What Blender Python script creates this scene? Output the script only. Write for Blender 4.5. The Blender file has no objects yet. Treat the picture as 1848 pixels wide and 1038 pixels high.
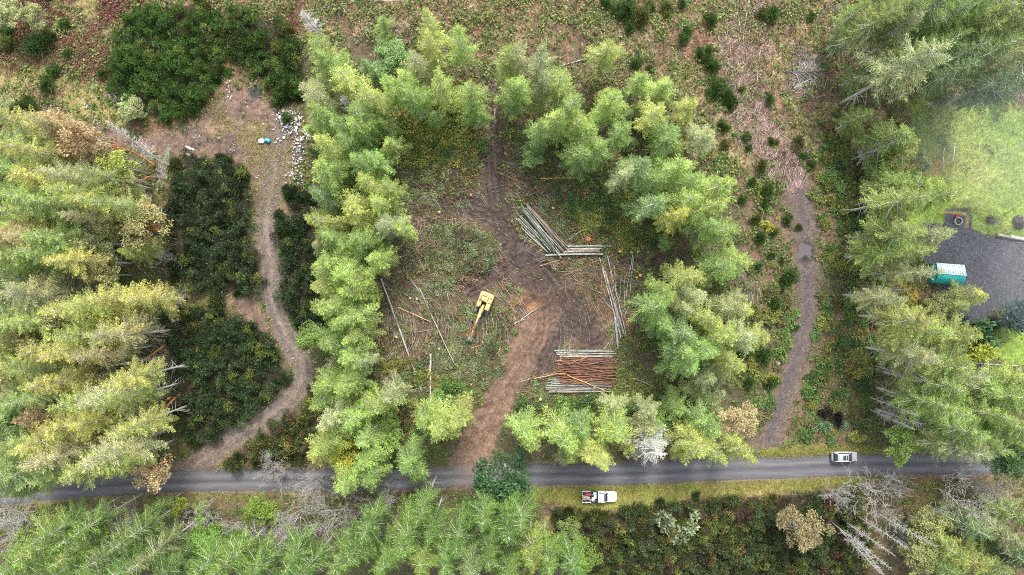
import bpy, math, random
import numpy as np
rnd = random.Random(7)
RNG = np.random.default_rng(11)
C = bpy.context.scene.collection
S, CX, CY, CAMH = 0.1, 924.0, 519.0, 122.0

# ------------------------------------------------------------------ helpers
def w2(px, py, z=0.0):
    k = S * (1 - z / CAMH)
    return ((px - CX) * k, (CY - py) * k)

def poly(pts):
    return np.array([w2(*p) for p in pts])

def mesh(name, V, F, mat=None, col=None, smooth=False):
    """V (n,3); F an (m,k) array or a list of such arrays; col (n,3) per vertex"""
    V = np.asarray(V, dtype=np.float32).reshape(-1, 3)
    Fs = [np.asarray(f, dtype=np.int32) for f in (F if isinstance(F, list) else [F]) if len(f)]
    me = bpy.data.meshes.new(name)
    me.vertices.add(len(V)); me.vertices.foreach_set('co', V.ravel())
    loops = np.concatenate([f.ravel() for f in Fs])
    tot = np.concatenate([np.full(len(f), f.shape[1], np.int32) for f in Fs])
    start = np.concatenate([[0], np.cumsum(tot)[:-1]]).astype(np.int32)
    me.loops.add(len(loops)); me.loops.foreach_set('vertex_index', loops)
    me.polygons.add(len(tot)); me.polygons.foreach_set('loop_start', start)
    me.polygons.foreach_set('loop_total', tot)
    if smooth:
        me.polygons.foreach_set('use_smooth', np.ones(len(tot), bool))
    me.update(calc_edges=True)
    if col is not None:
        a = me.color_attributes.new('Col', 'FLOAT_COLOR', 'POINT')
        c = np.ones((len(V), 4), np.float32); c[:, :3] = col
        a.data.foreach_set('color', c.ravel())
    if mat is not None:
        for m in (mat if isinstance(mat, list) else [mat]):
            me.materials.append(m)
    return me

def link(name, me, parent=None, loc=None):
    o = bpy.data.objects.new(name, me); C.objects.link(o)
    if parent is not None: o.parent = parent
    if loc is not None: o.location = loc
    return o

def tag(o, label=None, cat=None, group=None, kind=None):
    if label: o['label'] = label
    if cat: o['category'] = cat
    if group: o['group'] = group
    if kind: o['kind'] = kind
    return o

def thing(name, label, cat, loc=(0, 0, 0), rz=0.0, group=None):
    o = link(name, None); o.location = loc; o.rotation_euler = (0, 0, rz)
    o.empty_display_size = 0.5
    return tag(o, label, cat, group)

def unit(v):
    return v / np.maximum(np.linalg.norm(v, axis=-1, keepdims=True), 1e-9)

class MB:
    """collects vertices and faces for one mesh"""
    def __init__(s): s.V = []; s.F = {}; s.c = []; s.n = 0
    def add(s, V, F, col=None):
        V = np.asarray(V, float).reshape(-1, 3)
        for f in (F if isinstance(F, list) else [F]):
            f = np.asarray(f, int)
            if len(f): s.F.setdefault(f.shape[1], []).append(f + s.n)
        s.V.append(V); s.n += len(V)
        s.c.append(np.broadcast_to(np.array((1, 1, 1.) if col is None else col, float), (len(V), 3)))
        return s
    def box(s, c, d, rz=0.0, col=None, taper=1.0, bev=0.0):
        x, y, z = (q / 2 for q in d)
        b = min(bev, x * .9, y * .9, z * .9) if bev else 0
        if not b:
            v = np.array([(-x, -y, -z), (x, -y, -z), (x, y, -z), (-x, y, -z), (-x, -y, z), (x, -y, z), (x, y, z), (-x, y, z)], float)
            v[4:, :2] *= taper
            f = [(0, 3, 2, 1), (4, 5, 6, 7), (0, 1, 5, 4), (1, 2, 6, 5), (2, 3, 7, 6), (3, 0, 4, 7)]
            F = [np.array(f)]
        else:
            def ring(hx, hy, zz, k):
                return [(hx, hy - k, zz), (hx - k, hy, zz), (-hx + k, hy, zz), (-hx, hy - k, zz), (-hx, -hy + k, zz), (-hx + k, -hy, zz), (hx - k, -hy, zz), (hx, -hy + k, zz)]
            R = [ring(x - b, y - b, -z, b * .6), ring(x, y, -z + b, b), ring(x * taper, y * taper, z - b, b), ring(x * taper - b, y * taper - b, z, b * .6)]
            v = np.array([p for r in R for p in r])
            f = [[k * 8 + i, k * 8 + (i + 1) % 8, k * 8 + 8 + (i + 1) % 8, k * 8 + 8 + i] for k in range(3) for i in range(8)]
            F = [np.array(f), np.array([list(range(7, -1, -1)), list(range(24, 32))])]
        ca, sa = math.cos(rz), math.sin(rz)
        v = v @ np.array([[ca, sa, 0], [-sa, ca, 0], [0, 0, 1]]) + np.array(c)
        return s.add(v, F, col)
    def tube(s, P, r, k=6, col=None, cap=True):
        P = np.asarray(P, float); n = len(P)
        r = np.broadcast_to(np.asarray(r, float), (n,))
        T = unit(np.gradient(P, axis=0))
        ref = np.array((0.31, 0.17, 0.93)) if abs(T[0, 2]) < .8 else np.array((1., .13, .05))
        A = unit(np.cross(T, ref)); B = np.cross(T, A)
        a = np.arange(k) / k * 2 * math.pi
        V = (P[:, None] + r[:, None, None] * (np.cos(a)[None, :, None] * A[:, None] + np.sin(a)[None, :, None] * B[:, None])).reshape(-1, 3)
        i = np.arange(n - 1)[:, None] * k; j = np.arange(k)[None]; j2 = (j + 1) % k
        F = [np.stack([i + j, i + j2, i + k + j2, i + k + j], -1).reshape(-1, 4)]
        if cap: F.append(np.array([list(range(k))[::-1], [(n - 1) * k + q for q in range(k)]]))
        return s.add(V, F, col)
    def leaves(s, P, D, N, L, W, col=None):
        V, F = leaf_quads(P, D, N, L, W)
        return s.add(V, F, None if col is None else np.repeat(col, 4, 0))
    def loft(s, st, k=20, e=4.0, col=None):
        """st: rows (x, half width, z low, z high): rounded-box sections along x"""
        a = np.arange(k) / k * 2 * math.pi
        cy = np.sign(np.cos(a)) * np.abs(np.cos(a)) ** (2 / e); cz = np.sign(np.sin(a)) * np.abs(np.sin(a)) ** (2 / e)
        V = []
        for x, w, z0, z1 in st:
            V.append(np.stack([np.full(k, x), w * cy, (z0 + z1) / 2 + (z1 - z0) / 2 * cz], -1))
        n = len(st); V = np.concatenate(V)
        i = np.arange(n - 1)[:, None] * k; j = np.arange(k)[None]; j2 = (j + 1) % k
        F = [np.stack([i + j, i + j2, i + k + j2, i + k + j], -1).reshape(-1, 4), np.array([list(range(k))[::-1], [(n - 1) * k + q for q in range(k)]])]
        return s.add(V, F, col)
    def me(s, name, mat, col=False, smooth=False):
        return mesh(name, np.concatenate(s.V), [np.concatenate(f) for f in s.F.values()], mat, np.concatenate(s.c) if col else None, smooth)
    def build(s, name, mat, parent=None, col=False, smooth=False, loc=None):
        return link(name, s.me(name, mat, col, smooth), parent, loc)

def leaf_quads(P, D, N, L, W):
    P = np.asarray(P, float); D = unit(np.asarray(D, float)); Sd = unit(np.cross(D, N))
    L = np.broadcast_to(np.asarray(L, float), (len(P),))[:, None]; W = np.broadcast_to(np.asarray(W, float), (len(P),))[:, None]
    V = np.stack([P, P + D * L * .45 + Sd * W / 2, P + D * L, P + D * L * .45 - Sd * W / 2], 1).reshape(-1, 3)
    return V, np.arange(len(P) * 4).reshape(-1, 4)

# value noise
def noise(x, y, sc, seed, oct=3, pers=.5):
    r = np.random.default_rng(seed); tot = np.zeros_like(x, float); amp = 1.; nrm = 0.
    for _ in range(oct):
        T = r.random((256, 256)); u = x / sc + r.random() * 97; v = y / sc + r.random() * 97
        i = np.floor(u).astype(int); j = np.floor(v).astype(int); fu = u - i; fv = v - j
        fu = fu * fu * (3 - 2 * fu); fv = fv * fv * (3 - 2 * fv)
        g = lambda a, b: T[a % 256, b % 256]
        tot += amp * ((g(i, j) * (1 - fu) + g(i + 1, j) * fu) * (1 - fv) + (g(i, j + 1) * (1 - fu) + g(i + 1, j + 1) * fu) * fv)
        nrm += amp; amp *= pers; sc /= 2
    return tot / nrm

def sstep(a, b, x):
    t = np.clip((x - a) / (b - a), 0, 1); return t * t * (3 - 2 * t)

def d_line(x, y, pts):
    """distance to a polyline, signed side offset, and fraction along it"""
    best = np.full(x.shape, 1e9); off = np.zeros_like(x); par = np.zeros_like(x)
    for k in range(len(pts) - 1):
        (ax, ay), (bx, by) = pts[k], pts[k + 1]
        dx, dy = bx - ax, by - ay; q = dx * dx + dy * dy
        t = np.clip(((x - ax) * dx + (y - ay) * dy) / q, 0, 1)
        ex, ey = x - ax - t * dx, y - ay - t * dy; d = np.hypot(ex, ey); m = d < best
        best[m] = d[m]; off[m] = (np.sign(ex * dy - ey * dx) * d)[m]; par[m] = k + t[m]
    return best, off, par

def d_poly(x, y, pts):
    """signed distance, negative inside"""
    d, _, _ = d_line(x, y, list(pts) + [pts[0]])
    ins = np.zeros(x.shape, bool); n = len(pts)
    for k in range(n):
        (ax, ay), (bx, by) = pts[k], pts[(k + 1) % n]
        c = ((ay > y) != (by > y)) & (x < (bx - ax) * (y - ay) / (by - ay + 1e-12) + ax)
        ins ^= c
    return np.where(ins, -d, d)

def curve(pts, n=8):
    """Catmull-Rom through pixel points, in world"""
    P = np.array([pts[0]] + list(pts) + [pts[-1]], float); out = []
    for k in range(1, len(P) - 2):
        p0, p1, p2, p3 = P[k - 1:k + 3]
        for t in np.arange(n) / n:
            out.append(.5 * (2 * p1 + (p2 - p0) * t + (2 * p0 - 5 * p1 + 4 * p2 - p3) * t * t + (3 * p1 - p0 - 3 * p2 + p3) * t ** 3))
    out.append(P[-2])
    return [w2(*p) for p in out]

# ------------------------------------------------------------------ materials
def nmat(name):
    m = bpy.data.materials.new(name); m.use_nodes = True
    nt = m.node_tree; nt.nodes.clear()
    out = nt.nodes.new('ShaderNodeOutputMaterial')
    return m, nt, out

def N(nt, t, **kw):
    n = nt.nodes.new(t)
    for k, v in kw.items():
        if k in n.inputs: n.inputs[k].default_value = v
        else: setattr(n, k, v)
    return n

def mixc(nt, mode, fac, a, b):
    n = nt.nodes.new('ShaderNodeMix'); n.data_type = 'RGBA'; n.blend_type = mode
    for s, v in ((0, fac), (6, a), (7, b)):
        if hasattr(v, 'is_output'): nt.links.new(v, n.inputs[s])
        else: n.inputs[s].default_value = v if s == 0 else (*v, 1)[:4]
    return n.outputs[2]

def ramp(nt, src, stops):
    r = nt.nodes.new('ShaderNodeValToRGB'); el = r.color_ramp.elements
    while len(el) < len(stops): el.new(.5)
    for e, (p, c) in zip(el, stops):
        e.position = p; e.color = (c, c, c, 1) if not hasattr(c, '__len__') else (*c, 1)
    nt.links.new(src, r.inputs[0]); return r.outputs[0]

def foliage(name, trans=.35, base=None):
    m, nt, out = nmat(name)
    at = N(nt, 'ShaderNodeAttribute', attribute_name='Col')
    if base is None:
        oi = N(nt, 'ShaderNodeObjectInfo'); c = mixc(nt, 'MULTIPLY', 1., oi.outputs['Color'], at.outputs['Color'])
    else: c = mixc(nt, 'MULTIPLY', 1., base, at.outputs['Color'])
    d = N(nt, 'ShaderNodeBsdfDiffuse'); t = N(nt, 'ShaderNodeBsdfTranslucent'); g = N(nt, 'ShaderNodeBsdfGlossy', Roughness=.5)
    g.inputs['Color'].default_value = (.5, .5, .5, 1)
    m1 = N(nt, 'ShaderNodeMixShader'); m1.inputs[0].default_value = trans
    m2 = N(nt, 'ShaderNodeMixShader'); m2.inputs[0].default_value = .035
    L = nt.links.new
    L(c, d.inputs['Color']); L(c, t.inputs['Color']); L(d.outputs[0], m1.inputs[1]); L(t.outputs[0], m1.inputs[2])
    L(m1.outputs[0], m2.inputs[1]); L(g.outputs[0], m2.inputs[2]); L(m2.outputs[0], out.inputs[0])
    return m

def surf(name, col, rough=.6, metal=0., nscale=0., namt=.3, coat=0., bump=0., vcol=False, ocol=False):
    m, nt, out = nmat(name); p = N(nt, 'ShaderNodeBsdfPrincipled', Roughness=rough, Metallic=metal)
    p.inputs['Coat Weight'].default_value = coat
    L = nt.links.new; src = col
    if vcol: src = N(nt, 'ShaderNodeAttribute', attribute_name='Col').outputs['Color']
    elif ocol: src = N(nt, 'ShaderNodeObjectInfo').outputs['Color']
    if nscale:
        tc = N(nt, 'ShaderNodeTexCoord'); no = N(nt, 'ShaderNodeTexNoise', Scale=nscale, Detail=5., Roughness=.65)
        L(tc.outputs['Object'], no.inputs['Vector'])
        f = ramp(nt, no.outputs['Fac'], [(.25, 1 - namt), (.75, 1 + namt)])
        src = mixc(nt, 'MULTIPLY', 1., src, f)
        if bump:
            b = N(nt, 'ShaderNodeBump', Strength=bump, Distance=.1); L(no.outputs['Fac'], b.inputs['Height']); L(b.outputs[0], p.inputs['Normal'])
    if hasattr(src, 'is_output'): L(src, p.inputs['Base Color'])
    else: p.inputs['Base Color'].default_value = (*src, 1)
    L(p.outputs[0], out.inputs[0]); return m

def log_mat():
    m, nt, out = nmat('log_bark'); L = nt.links.new
    p = N(nt, 'ShaderNodeBsdfPrincipled', Roughness=.85); oi = N(nt, 'ShaderNodeObjectInfo'); tc = N(nt, 'ShaderNodeTexCoord'); mp = N(nt, 'ShaderNodeMapping'); mp.inputs['Scale'].default_value = (16., 1., 1.)
    ad = N(nt, 'ShaderNodeVectorMath', operation='ADD'); L(tc.outputs['Object'], mp.inputs[0]); L(mp.outputs[0], ad.inputs[0]); sc = N(nt, 'ShaderNodeVectorMath', operation='SCALE'); cx = N(nt, 'ShaderNodeCombineXYZ')
    for k in range(3): L(oi.outputs['Random'], cx.inputs[k])
    L(cx.outputs[0], sc.inputs[0]); sc.inputs['Scale'].default_value = 90.; L(sc.outputs[0], ad.inputs[1])
    no = N(nt, 'ShaderNodeTexNoise', Scale=.9, Detail=5., Roughness=.7); L(ad.outputs[0], no.inputs['Vector'])
    c = mixc(nt, 'MULTIPLY', 1., oi.outputs['Color'], ramp(nt, no.outputs['Fac'], [(.34, .35), (.5, .95), (.66, 1.5)])); L(c, p.inputs['Base Color']); L(p.outputs[0], out.inputs[0]); return m

def ground_mat():
    m, nt, out = nmat('earth'); L = nt.links.new
    p = N(nt, 'ShaderNodeBsdfPrincipled', Roughness=.92); p.inputs['Specular IOR Level'].default_value = .15
    at = N(nt, 'ShaderNodeAttribute', attribute_name='Col'); tc = N(nt, 'ShaderNodeTexCoord')
    n1 = N(nt, 'ShaderNodeTexNoise', Scale=3.2, Detail=8., Roughness=.75); L(tc.outputs['Object'], n1.inputs['Vector'])
    v = N(nt, 'ShaderNodeTexVoronoi', Scale=4.5); L(tc.outputs['Object'], v.inputs['Vector'])
    f1 = ramp(nt, n1.outputs['Fac'], [(.3, .45), (.5, .95), (.72, 1.6)])
    f2 = ramp(nt, v.outputs['Color'], [(0., .78), (1., 1.22)])
    c = mixc(nt, 'MULTIPLY', 1., mixc(nt, 'MULTIPLY', 1., at.outputs['Color'], f1), f2)
    n2 = N(nt, 'ShaderNodeTexNoise', Scale=1.1, Detail=4., Roughness=.6); L(tc.outputs['Object'], n2.inputs['Vector'])
    hs = N(nt, 'ShaderNodeHueSaturation', Saturation=1.); L(c, hs.inputs['Color'])
    hh = N(nt, 'ShaderNodeMapRange'); hh.inputs[3].default_value = .47; hh.inputs[4].default_value = .53; L(n2.outputs['Fac'], hh.inputs[0]); L(hh.outputs[0], hs.inputs['Hue'])
    b = N(nt, 'ShaderNodeBump', Strength=.7, Distance=.12); L(n1.outputs['Fac'], b.inputs['Height'])
    L(hs.outputs[0], p.inputs['Base Color']); L(b.outputs[0], p.inputs['Normal']); L(p.outputs[0], out.inputs[0]); return m

def asphalt_mat():
    m, nt, out = nmat('asphalt'); L = nt.links.new
    p = N(nt, 'ShaderNodeBsdfPrincipled', Roughness=.75)
    at = N(nt, 'ShaderNodeAttribute', attribute_name='Col'); tc = N(nt, 'ShaderNodeTexCoord')
    n1 = N(nt, 'ShaderNodeTexNoise', Scale=9., Detail=6., Roughness=.8); L(tc.outputs['Object'], n1.inputs['Vector'])
    mp = N(nt, 'ShaderNodeMapping'); mp.inputs['Scale'].default_value = (.12, 1.1, 1); L(tc.outputs['Object'], mp.inputs[0])
    n2 = N(nt, 'ShaderNodeTexNoise', Scale=1.2, Detail=6., Roughness=.7); L(mp.outputs[0], n2.inputs['Vector'])
    c = mixc(nt, 'MULTIPLY', 1., at.outputs['Color'], ramp(nt, n1.outputs['Fac'], [(.3, .75), (.7, 1.25)]))
    c = mixc(nt, 'MULTIPLY', 1., c, ramp(nt, n2.outputs['Fac'], [(.3, .7), (.7, 1.3)]))
    b = N(nt, 'ShaderNodeBump', Strength=.3, Distance=.03); L(n1.outputs['Fac'], b.inputs['Height'])
    L(c, p.inputs['Base Color']); L(b.outputs[0], p.inputs['Normal']); L(p.outputs[0], out.inputs[0]); return m

M = dict(
    earth=ground_mat(), asphalt=asphalt_mat(),
    needle=foliage('fir_needles', .52), leaf=foliage('broad_leaves', .35), herb=foliage('undergrowth_leaves', .3, (1, 1, 1)),
    bark=surf('grey_bark', (.2, .18, .16), .9, nscale=3., namt=.5), wood=surf('wood_any', (1, 1, 1), .85, vcol=True, nscale=5., namt=.3),
    twig=surf('grey_twigs', (.37, .35, .32), .85, nscale=3., namt=.3), silver=surf('silver_deadwood', (.47, .455, .42), .85, nscale=4., namt=.2), madrona=surf('madrona_bark', (.42, .17, .075), .6, nscale=2., namt=.4),
    logbark=log_mat(), cut=surf('cut_wood', (.62, .36, .15), .8, nscale=8., namt=.2),
    white=surf('white_paint', (.8, .8, .8), .3, coat=.6, nscale=1.5, namt=.04), silverp=surf('silver_paint', (.42, .42, .43), .35, .25, coat=.6, nscale=1.5, namt=.05),
    glass=surf('dark_glass', (.02, .035, .045), .08, coat=.5), rubber=surf('rubber', (.02, .02, .02), .9), red=surf('red_plastic', (.55, .02, .02), .3),
    dark=surf('dark_metal', (.05, .055, .06), .55, .3, nscale=6., namt=.3), steel=surf('worn_steel', (.3, .31, .33), .5, .6, nscale=5., namt=.3),
    yellow=surf('machine_yellow', (.6, .43, .17), .55, nscale=2.5, namt=.22), yellowd=surf('machine_yellow_worn', (.5, .34, .12), .6, nscale=2.5, namt=.25),
    lamp=surf('lamp_lens', (.75, .75, .72), .15), teal=surf('teal_sheet', (.0, .42, .39), .4, nscale=2., namt=.12), pale=surf('glare_painted_sheet', (.68, .8, .78), .3, nscale=2., namt=.05),  # the paler sheet is teal roofing with sun glare in its colour
    plank=surf('weathered_plank', (.33, .27, .25), .9, nscale=4., namt=.35), litter=surf('litter', (1, 1, 1), .7, vcol=True), any=surf('object_paint', (1, 1, 1), .6, ocol=True, nscale=3., namt=.12),
    blue=surf('tank_blue', (.03, .33, .5), .4, nscale=3., namt=.15), stone=surf('ring_stone', (.36, .34, .32), .9, nscale=6., namt=.35), ash=surf('ash', (.05, .045, .04), .95, nscale=6., namt=.5),
)
# ------------------------------------------------------------------ where things lie (pixel outlines turned into world metres)
ROAD = [(-300, 900), (0, 893), (60, 886), (200, 876), (300, 869), (500, 866), (700, 866), (800, 861), (850, 858), (1000, 857), (1100, 856), (1200, 852), (1300, 848), (1400, 845), (1500, 841), (1600, 838), (1700, 837), (1850, 836), (2200, 834)]
TRACK = [(340, 850), (380, 818), (430, 785), (485, 752), (530, 712), (548, 672), (538, 640), (515, 602), (497, 560), (488, 520), (490, 480), (484, 440), (480, 400), (488, 350), (496, 300), (500, 250)]
YARD = [(180, 232), (260, 245), (330, 232), (385, 200), (400, 160), (440, 155), (500, 195), (545, 225), (548, 280), (530, 330), (525, 380), (465, 400), (452, 330), (420, 285), (350, 275), (270, 272), (205, 262)]
DRIVE = [(838, 850), (855, 810), (878, 765), (905, 710), (935, 655), (960, 605), (985, 560)]
MUD = [([(985, 575), (975, 530), (955, 490), (930, 455), (908, 420), (898, 385), (892, 340), (888, 290), (890, 220), (895, 160)], 21),
       ([(930, 455), (965, 490), (1000, 530), (1040, 570), (1070, 605)], 30), ([(985, 560), (1020, 575), (1060, 600)], 30),
       ([(905, 405), (870, 385), (835, 372), (808, 370)], 20), ([(940, 450), (915, 480), (885, 505), (850, 525)], 14), ([(950, 480), (985, 545), (990, 600), (975, 640)], 34),
       ([(1140, 470), (1180, 470), (1230, 468)], 9)]
ETRACK = [(1388, 800), (1402, 755), (1418, 710), (1432, 670), (1446, 620), (1456, 560), (1458, 500), (1456, 450), (1452, 400), (1440, 345), (1415, 300)]
ERED = [(1415, 300), (1385, 255), (1360, 220), (1350, 170), (1345, 110), (1345, 40), (1342, -40)]
CLEAR = [(700, 420), (720, 340), (790, 300), (850, 260), (900, 240), (960, 320), (1080, 350), (1130, 400), (1150, 470), (1130, 560), (1120, 640), (1090, 700), (960, 715), (890, 690), (760, 700), (690, 650), (660, 560)]
LOT = [(1668, 404), (1703, 404), (1703, 379), (1718, 375), (1748, 377), (1753, 390), (1752, 412), (1775, 423), (1800, 427), (1850, 434), (2000, 440), (2000, 560), (1848, 545), (1800, 560), (1760, 590), (1738, 606), (1725, 590), (1735, 560), (1700, 520), (1680, 500), (1665, 450)]
LAWN = [(1625, 180), (1680, 165), (1760, 185), (1848, 200), (2050, 205), (2050, 445), (1848, 436), (1790, 428), (1752, 414), (1700, 406), (1640, 410), (1615, 330)]
LAWN2 = [(1780, 625), (1810, 588), (1848, 570), (2000, 560), (2000, 680), (1830, 660), (1790, 650)]
YELLOWBED = [(1620, 500), (1640, 495), (1655, 530), (1645, 560), (1625, 545)]
VERGE = [(900, 898), (960, 880), (1100, 876), (1250, 872), (1400, 866), (1560, 858), (1590, 864), (1510, 876), (1400, 886), (1250, 892), (1150, 912), (1100, 918), (1060, 915), (980, 905)]
VERGE2 = [(1368, 815), (1420, 808), (1500, 806), (1600, 812), (1650, 815), (1650, 822), (1500, 826), (1380, 831)]
SHOULDER = [(20, 898), (300, 886), (600, 884), (900, 880), (960, 900), (880, 915), (600, 905), (300, 905), (60, 915)]
THICK = dict(
    a=[(212, 62), (240, 20), (320, 12), (400, 18), (405, 60), (408, 110), (385, 175), (335, 213), (280, 210), (215, 175), (195, 120)],
    b=[(415, 50), (440, 22), (490, 40), (545, 95), (548, 180), (500, 165), (450, 125), (420, 112)],
    c=[(335, 282), (400, 280), (440, 305), (455, 345), (453, 420), (478, 480), (470, 530), (400, 530), (320, 500), (305, 420), (318, 330)],
    d=[(310, 545), (390, 560), (430, 575), (480, 600), (508, 645), (505, 690), (455, 745), (400, 785), (345, 800), (325, 740), (310, 650)],
    e=[(515, 355), (560, 345), (585, 420), (580, 500), (575, 590), (545, 592), (520, 565), (508, 500), (505, 420)],
    f=[(470, 775), (530, 740), (575, 690), (590, 780), (570, 830), (480, 832), (420, 838)],
    g=[(985, 915), (1060, 930), (1120, 925), (1160, 915), (1220, 905), (1330, 902), (1420, 898), (1500, 890), (1540, 900), (1560, 960), (1560, 1060), (1060, 1060), (1010, 970)])
FOREST = dict(left=[(-40, 215), (90, 215), (170, 235), (235, 290), (285, 380), (305, 500), (300, 640), (310, 780), (230, 860), (-40, 880)],
              right=[(1560, 220), (1600, 360), (1580, 480), (1590, 620), (1560, 790), (1640, 810), (1900, 830), (1900, 640), (1760, 640), (1690, 560), (1660, 480), (1660, 400), (1620, 330), (1620, 190)],
              top=[(1500, -40), (1900, -40), (1900, 190), (1700, 165), (1560, 200), (1490, 160)], bottom=[(-40, 925), (900, 930), (1000, 960), (1050, 1080), (-40, 1080)],
              ring=[(550, 90), (700, 30), (830, 60), (880, 130), (1000, 100), (1130, 110), (1260, 180), (1320, 330), (1330, 430), (1380, 600), (1360, 700), (1360, 820), (900, 830), (860, 850), (600, 870), (570, 700), (550, 500), (540, 200)])

# ------------------------------------------------------------------ ground grid
def axis(a, b, step, far):
    core = np.arange(a, b + step / 2, step); g = []; q = step; x = b
    while x < far: q *= 1.35; x += q; g.append(x)
    lo = []; q = step; x = a
    while x > -far: q *= 1.35; x -= q; lo.append(x)
    return np.concatenate([lo[::-1], core, g])
STEP = .22
gx = axis(-108, 108, STEP, 1500.); gy = axis(-68, 68, STEP, 1500.)
X, Y = np.meshgrid(gx, gy)
near = (np.abs(X) < 130) & (np.abs(Y) < 90)
wob = (noise(X, Y, 2.2, 1) - .5) * 2.4 + (noise(X, Y, .7, 2, 2) - .5) * .8
dr, roff, _ = d_line(X, Y, [w2(*p) for p in ROAD])
dt, toff, _ = d_line(X, Y, curve(TRACK))
dd, doff, _ = d_line(X, Y, curve(DRIVE))
de, eoff, epar = d_line(X, Y, curve(ETRACK))
dred, _, _ = d_line(X, Y, curve(ERED))
SD = lambda pts: d_poly(X, Y, poly(pts))
m_yard = np.maximum(1 - sstep(-.8, 1.2, SD(YARD) + wob), 1 - sstep(-.6, .8, SD([(392, 532), (472, 536), (492, 600), (468, 590), (425, 562)]) + wob * .6))
m_track = 1 - sstep(1.4, 2.2, dt + wob * .35)
m_drive = 1 - sstep(2.5, 3.1, dd + wob * .4 - .012 * np.clip(-Y - 20, 0, 20) * 3)
m_e = 1 - sstep(1.4, 2.7, de + wob * .45)
m_red = 1 - sstep(2.2, 5.5, dred + wob * 1.4)
m_mud = np.zeros_like(X); ruts = np.zeros_like(X)
for pts, wd in MUD:
    d, o, p = d_line(X, Y, curve(pts)); k = 1 - sstep(wd * .1 - .7, wd * .1 + .7, d + wob * .6)
    m_mud = np.maximum(m_mud, k)
    for a in (-2.1, -1.2, -.2, .9, 1.9):
        if abs(a) < wd * .1: ruts = np.maximum(ruts, k * np.exp(-((o - a - .25 * (noise(X, Y, 5, 31, 1) - .5)) / .26) ** 2))
for a in (-1.3, -.75, .6, 1.2): ruts = np.maximum(ruts, .6 * m_drive * np.exp(-((doff - a + .2 * np.sin(Y * .2)) / .2) ** 2))
m_clear = 1 - sstep(-2, 2, SD(CLEAR) + wob * 2)
m_lot = 1 - sstep(-.25, .3, SD(LOT) + wob * .25)
m_lawn = np.maximum(1 - sstep(-1, 1.5, SD(LAWN) + wob), 1 - sstep(-1, 1, SD(LAWN2) + wob))
m_verge = np.maximum(1 - sstep(-.5, .8, SD(VERGE) + wob * .5), 1 - sstep(-.5, .6, SD(VERGE2) + wob * .4))
m_sh = 1 - sstep(-.5, 1., SD(SHOULDER) + wob * .6)
m_thick = np.zeros_like(X)
for q in THICK.values(): m_thick = np.maximum(m_thick, 1 - sstep(-.6, .8, SD(q) + wob * .6))
m_wood = np.zeros_like(X)
for q in FOREST.values(): m_wood = np.maximum(m_wood, 1 - sstep(-2, 2, SD(q) + wob * 2))
m_wood *= 1 - m_clear
m_road = 1 - sstep(1.9, 2.1, dr)
flat = np.clip(np.maximum.reduce([m_road, 1 - sstep(2., 5., dr), m_lot, m_verge, m_track, m_e]), 0, 1)

n1 = noise(X, Y, 9., 3, 5, .6); n2 = noise(X, Y, 2.6, 4, 4, .6); n3 = noise(X, Y, .9, 5, 3, .6); n4 = noise(X, Y, 22., 6, 3)
COL = np.zeros(X.shape + (3,)) + np.array((.15, .11, .07))
def lay(c, w):
    global COL
    w = np.clip(w, 0, 1)[..., None]; COL = COL * (1 - w) + np.array(c) * w
lay((.17, .13, .065), sstep(.45, .62, n1)); lay((.13, .075, .05), sstep(.5, .68, n2) * .8)
lay((.1, .11, .04), sstep(.52, .66, noise(X, Y, 5., 8, 4)) * .8)
# dry bracken and grass of the cut-over land along the top
top = sstep(15, 32, Y + 8 * (n4 - .5)) * (1 - m_thick)
lay((.33, .235, .14), top * sstep(.42, .6, n2) * .8); lay((.38, .3, .17), top * sstep(.52, .62, n1) * .7); lay((.22, .12, .085), top * sstep(.55, .68, noise(X, Y, 4, 9, 4)) * .8)
lay((.05, .04, .03), sstep(.62, .72, n3) * .6)
nw = (1 - sstep(-72, -62, X)) * top
lay((.17, .075, .055), nw * sstep(.48, .58, n1)); lay((.3, .26, .1), nw * sstep(.56, .64, noise(X, Y, 7, 13, 3)) * .8)
lay((.1, .085, .055), m_wood * (.75 + .25 * n2)); lay((.11, .13, .05), m_wood * sstep(.5, .65, n2) * .7)
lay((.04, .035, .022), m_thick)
lay((.092, .064, .05), m_clear * (.65 + .35 * n1)); lay((.06, .04, .032), m_clear * sstep(.5, .62, n2) * .85); lay((.2, .12, .07), m_clear * sstep(.6, .7, n3) * .7); lay((.14, .13, .06), m_clear * .7 * sstep(.56, .66, noise(X, Y, 4, 15, 4)) * .7)
# the litter-strewn gravel yard and its track
lay((.17, .118, .09), m_yard * .95); lay((.115, .085, .075), m_yard * sstep(.5, .6, n2) * .75); lay((.29, .22, .1), m_yard * sstep(.58, .68, n1) * .45); lay((.25, .16, .11), m_yard * sstep(.58, .68, noise(X, Y, 3, 19, 4)) * .6)
lay((.16, .125, .095), (1 - sstep(1.8, 3.6, dt + wob * .8)) * .8)
lay((.18, .14, .115), m_track * (.8 + .2 * n3)); lay((.12, .105, .1), m_track * np.exp(-(np.abs(np.abs(toff) - .85) / .35) ** 2) * .8 * sstep(.3, .55, n2)); lay((.24, .19, .15), m_track * np.exp(-(toff / .3) ** 2) * .5)
lay((.095, .072, .061), m_mud * .95); lay((.07, .05, .043), m_mud * sstep(.42, .56, n2) * .6); lay((.055, .041, .037), ruts * .8); lay((.14, .105, .09), m_mud * sstep(.6, .7, n3) * .5)
fd = 1 - .8 * sstep(-6.5, -3.5, Y + wob); lay((.2, .13, .095), m_drive * .97 * fd); lay((.145, .095, .07), m_drive * fd * sstep(.46, .6, n2) * .7); lay((.105, .07, .055), m_drive * ruts * .8)
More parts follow.
